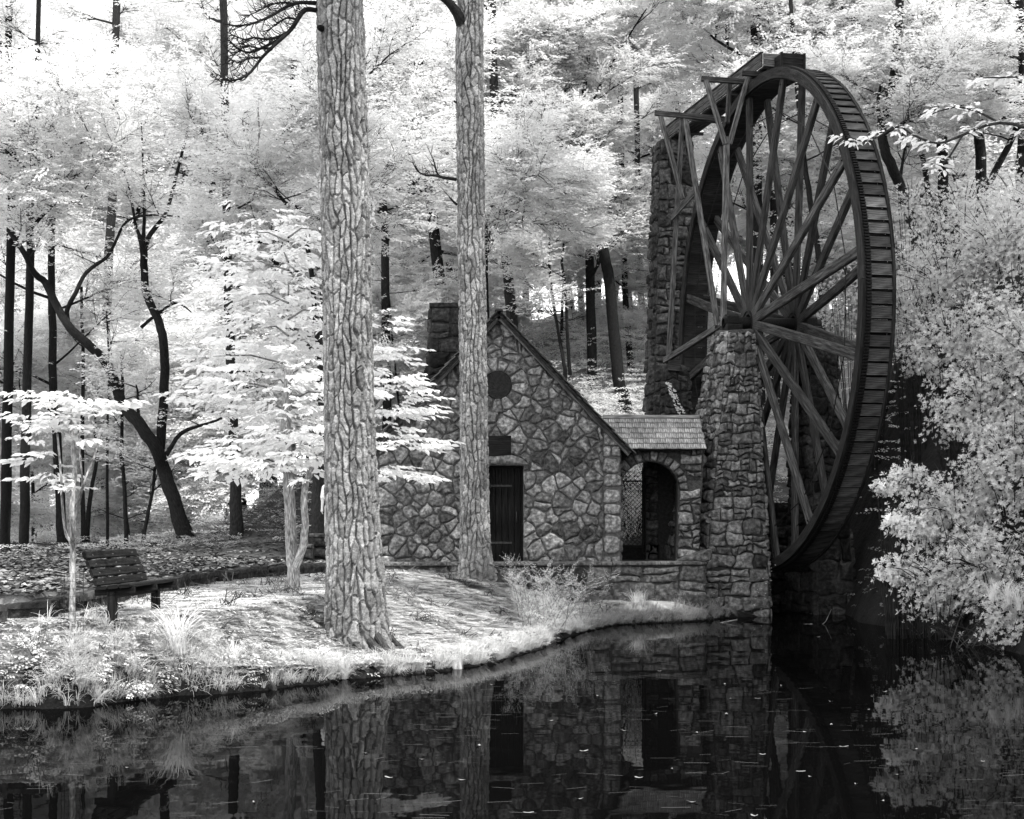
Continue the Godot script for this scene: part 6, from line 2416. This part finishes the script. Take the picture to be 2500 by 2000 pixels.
func _ready() -> void:
	rng.seed = 20240
	var cam := Camera3D.new()
	cam.name = "camera"
	add_child(cam)
	cam.position = Vector3(0, EYE, 0)
	cam.projection = Camera3D.PROJECTION_FRUSTUM
	cam.near = 0.1
	cam.far = 400.0
	cam.size = 0.1 * 2000.0 / FOCAL
	cam.frustum_offset = Vector2(0, 0.1 * (HORIZON - 1000.0) / FOCAL)
	cam.current = true
	var env := Environment.new()
	env.background_mode = Environment.BG_SKY
	var sky := Sky.new()
	var sm := ProceduralSkyMaterial.new()
	sm.sky_top_color = grey(0.80)
	sm.sky_horizon_color = grey(0.97)
	sm.sky_curve = 0.2
	sm.ground_horizon_color = grey(0.6)
	sm.ground_bottom_color = grey(0.4)
	sm.sun_angle_max = 20.0
	sky.sky_material = sm
	env.sky = sky
	env.background_energy_multiplier = 1.7
	env.tonemap_mode = Environment.TONE_MAPPER_LINEAR
	env.tonemap_exposure = 2.5
	env.sdfgi_enabled = true
	env.ssao_enabled = true
	env.ssil_enabled = true
	var we := WorldEnvironment.new()
	we.name = "environment"
	we.environment = env
	add_child(we)
	var sun := DirectionalLight3D.new()
	sun.name = "sun"
	sun.light_energy = 0.75
	sun.light_color = Color(1.0, 0.995, 0.985)
	sun.light_angular_distance = 0.5
	sun.shadow_enabled = true
	add_child(sun)
	sun.look_at_from_position(Vector3.ZERO, -Vector3(0.42, 1.1, 0.6))

	materials()
	lines()
	build_ground()
	sprays = [spray(20, 0.62, 0.115, 0.55, 0.35), spray(9, 0.46, 0.19, 0.52, 0.7, true), spray(26, 0.7, 0.085, 0.6, 0.3), spray(7, 0.3, 0.10, 0.6, 0.5, true), spray(40, 0.5, 0.22, 0.05, 0.2), spray(7, 0.36, 0.20, 0.42, 0.5, true), blades(26, 0.62, 0.40, 0.006), blades(12, 0.34, 0.22, 0.006), spray(14, 0.34, 0.07, 0.22, 0.3)]
	build_hut()
	build_gateway()
	build_piers()
	build_wheel()
	build_flume()
	build_pines()
	build_wood()
	build_far_wood()
	build_bank_bushes()
	build_canopy()
	build_bench()
	build_sapling()
	build_person()
	build_lawn_plants()
	build_small_things()
	# trees of one look and place are told apart by how far back they stand
	var alike := {}
	for o in get_children():
		if o.has_meta("label") and o.get_meta("group", "") in ["forest trees farther back", "understory trees in the wood"]:
			alike.get_or_add(o.get_meta("label"), []).append(o)
	for l in alike:
		var set_: Array = alike[l]
		set_.sort_custom(func(p, q): return p.position.z > q.position.z)
		for k in set_.size():
			if set_.size() > 1:
				set_[k].set_meta("label", "%s, %s" % [l, ["nearest", "second nearest", "third nearest", "fourth nearest", "fifth nearest"][mini(k, 4)]])
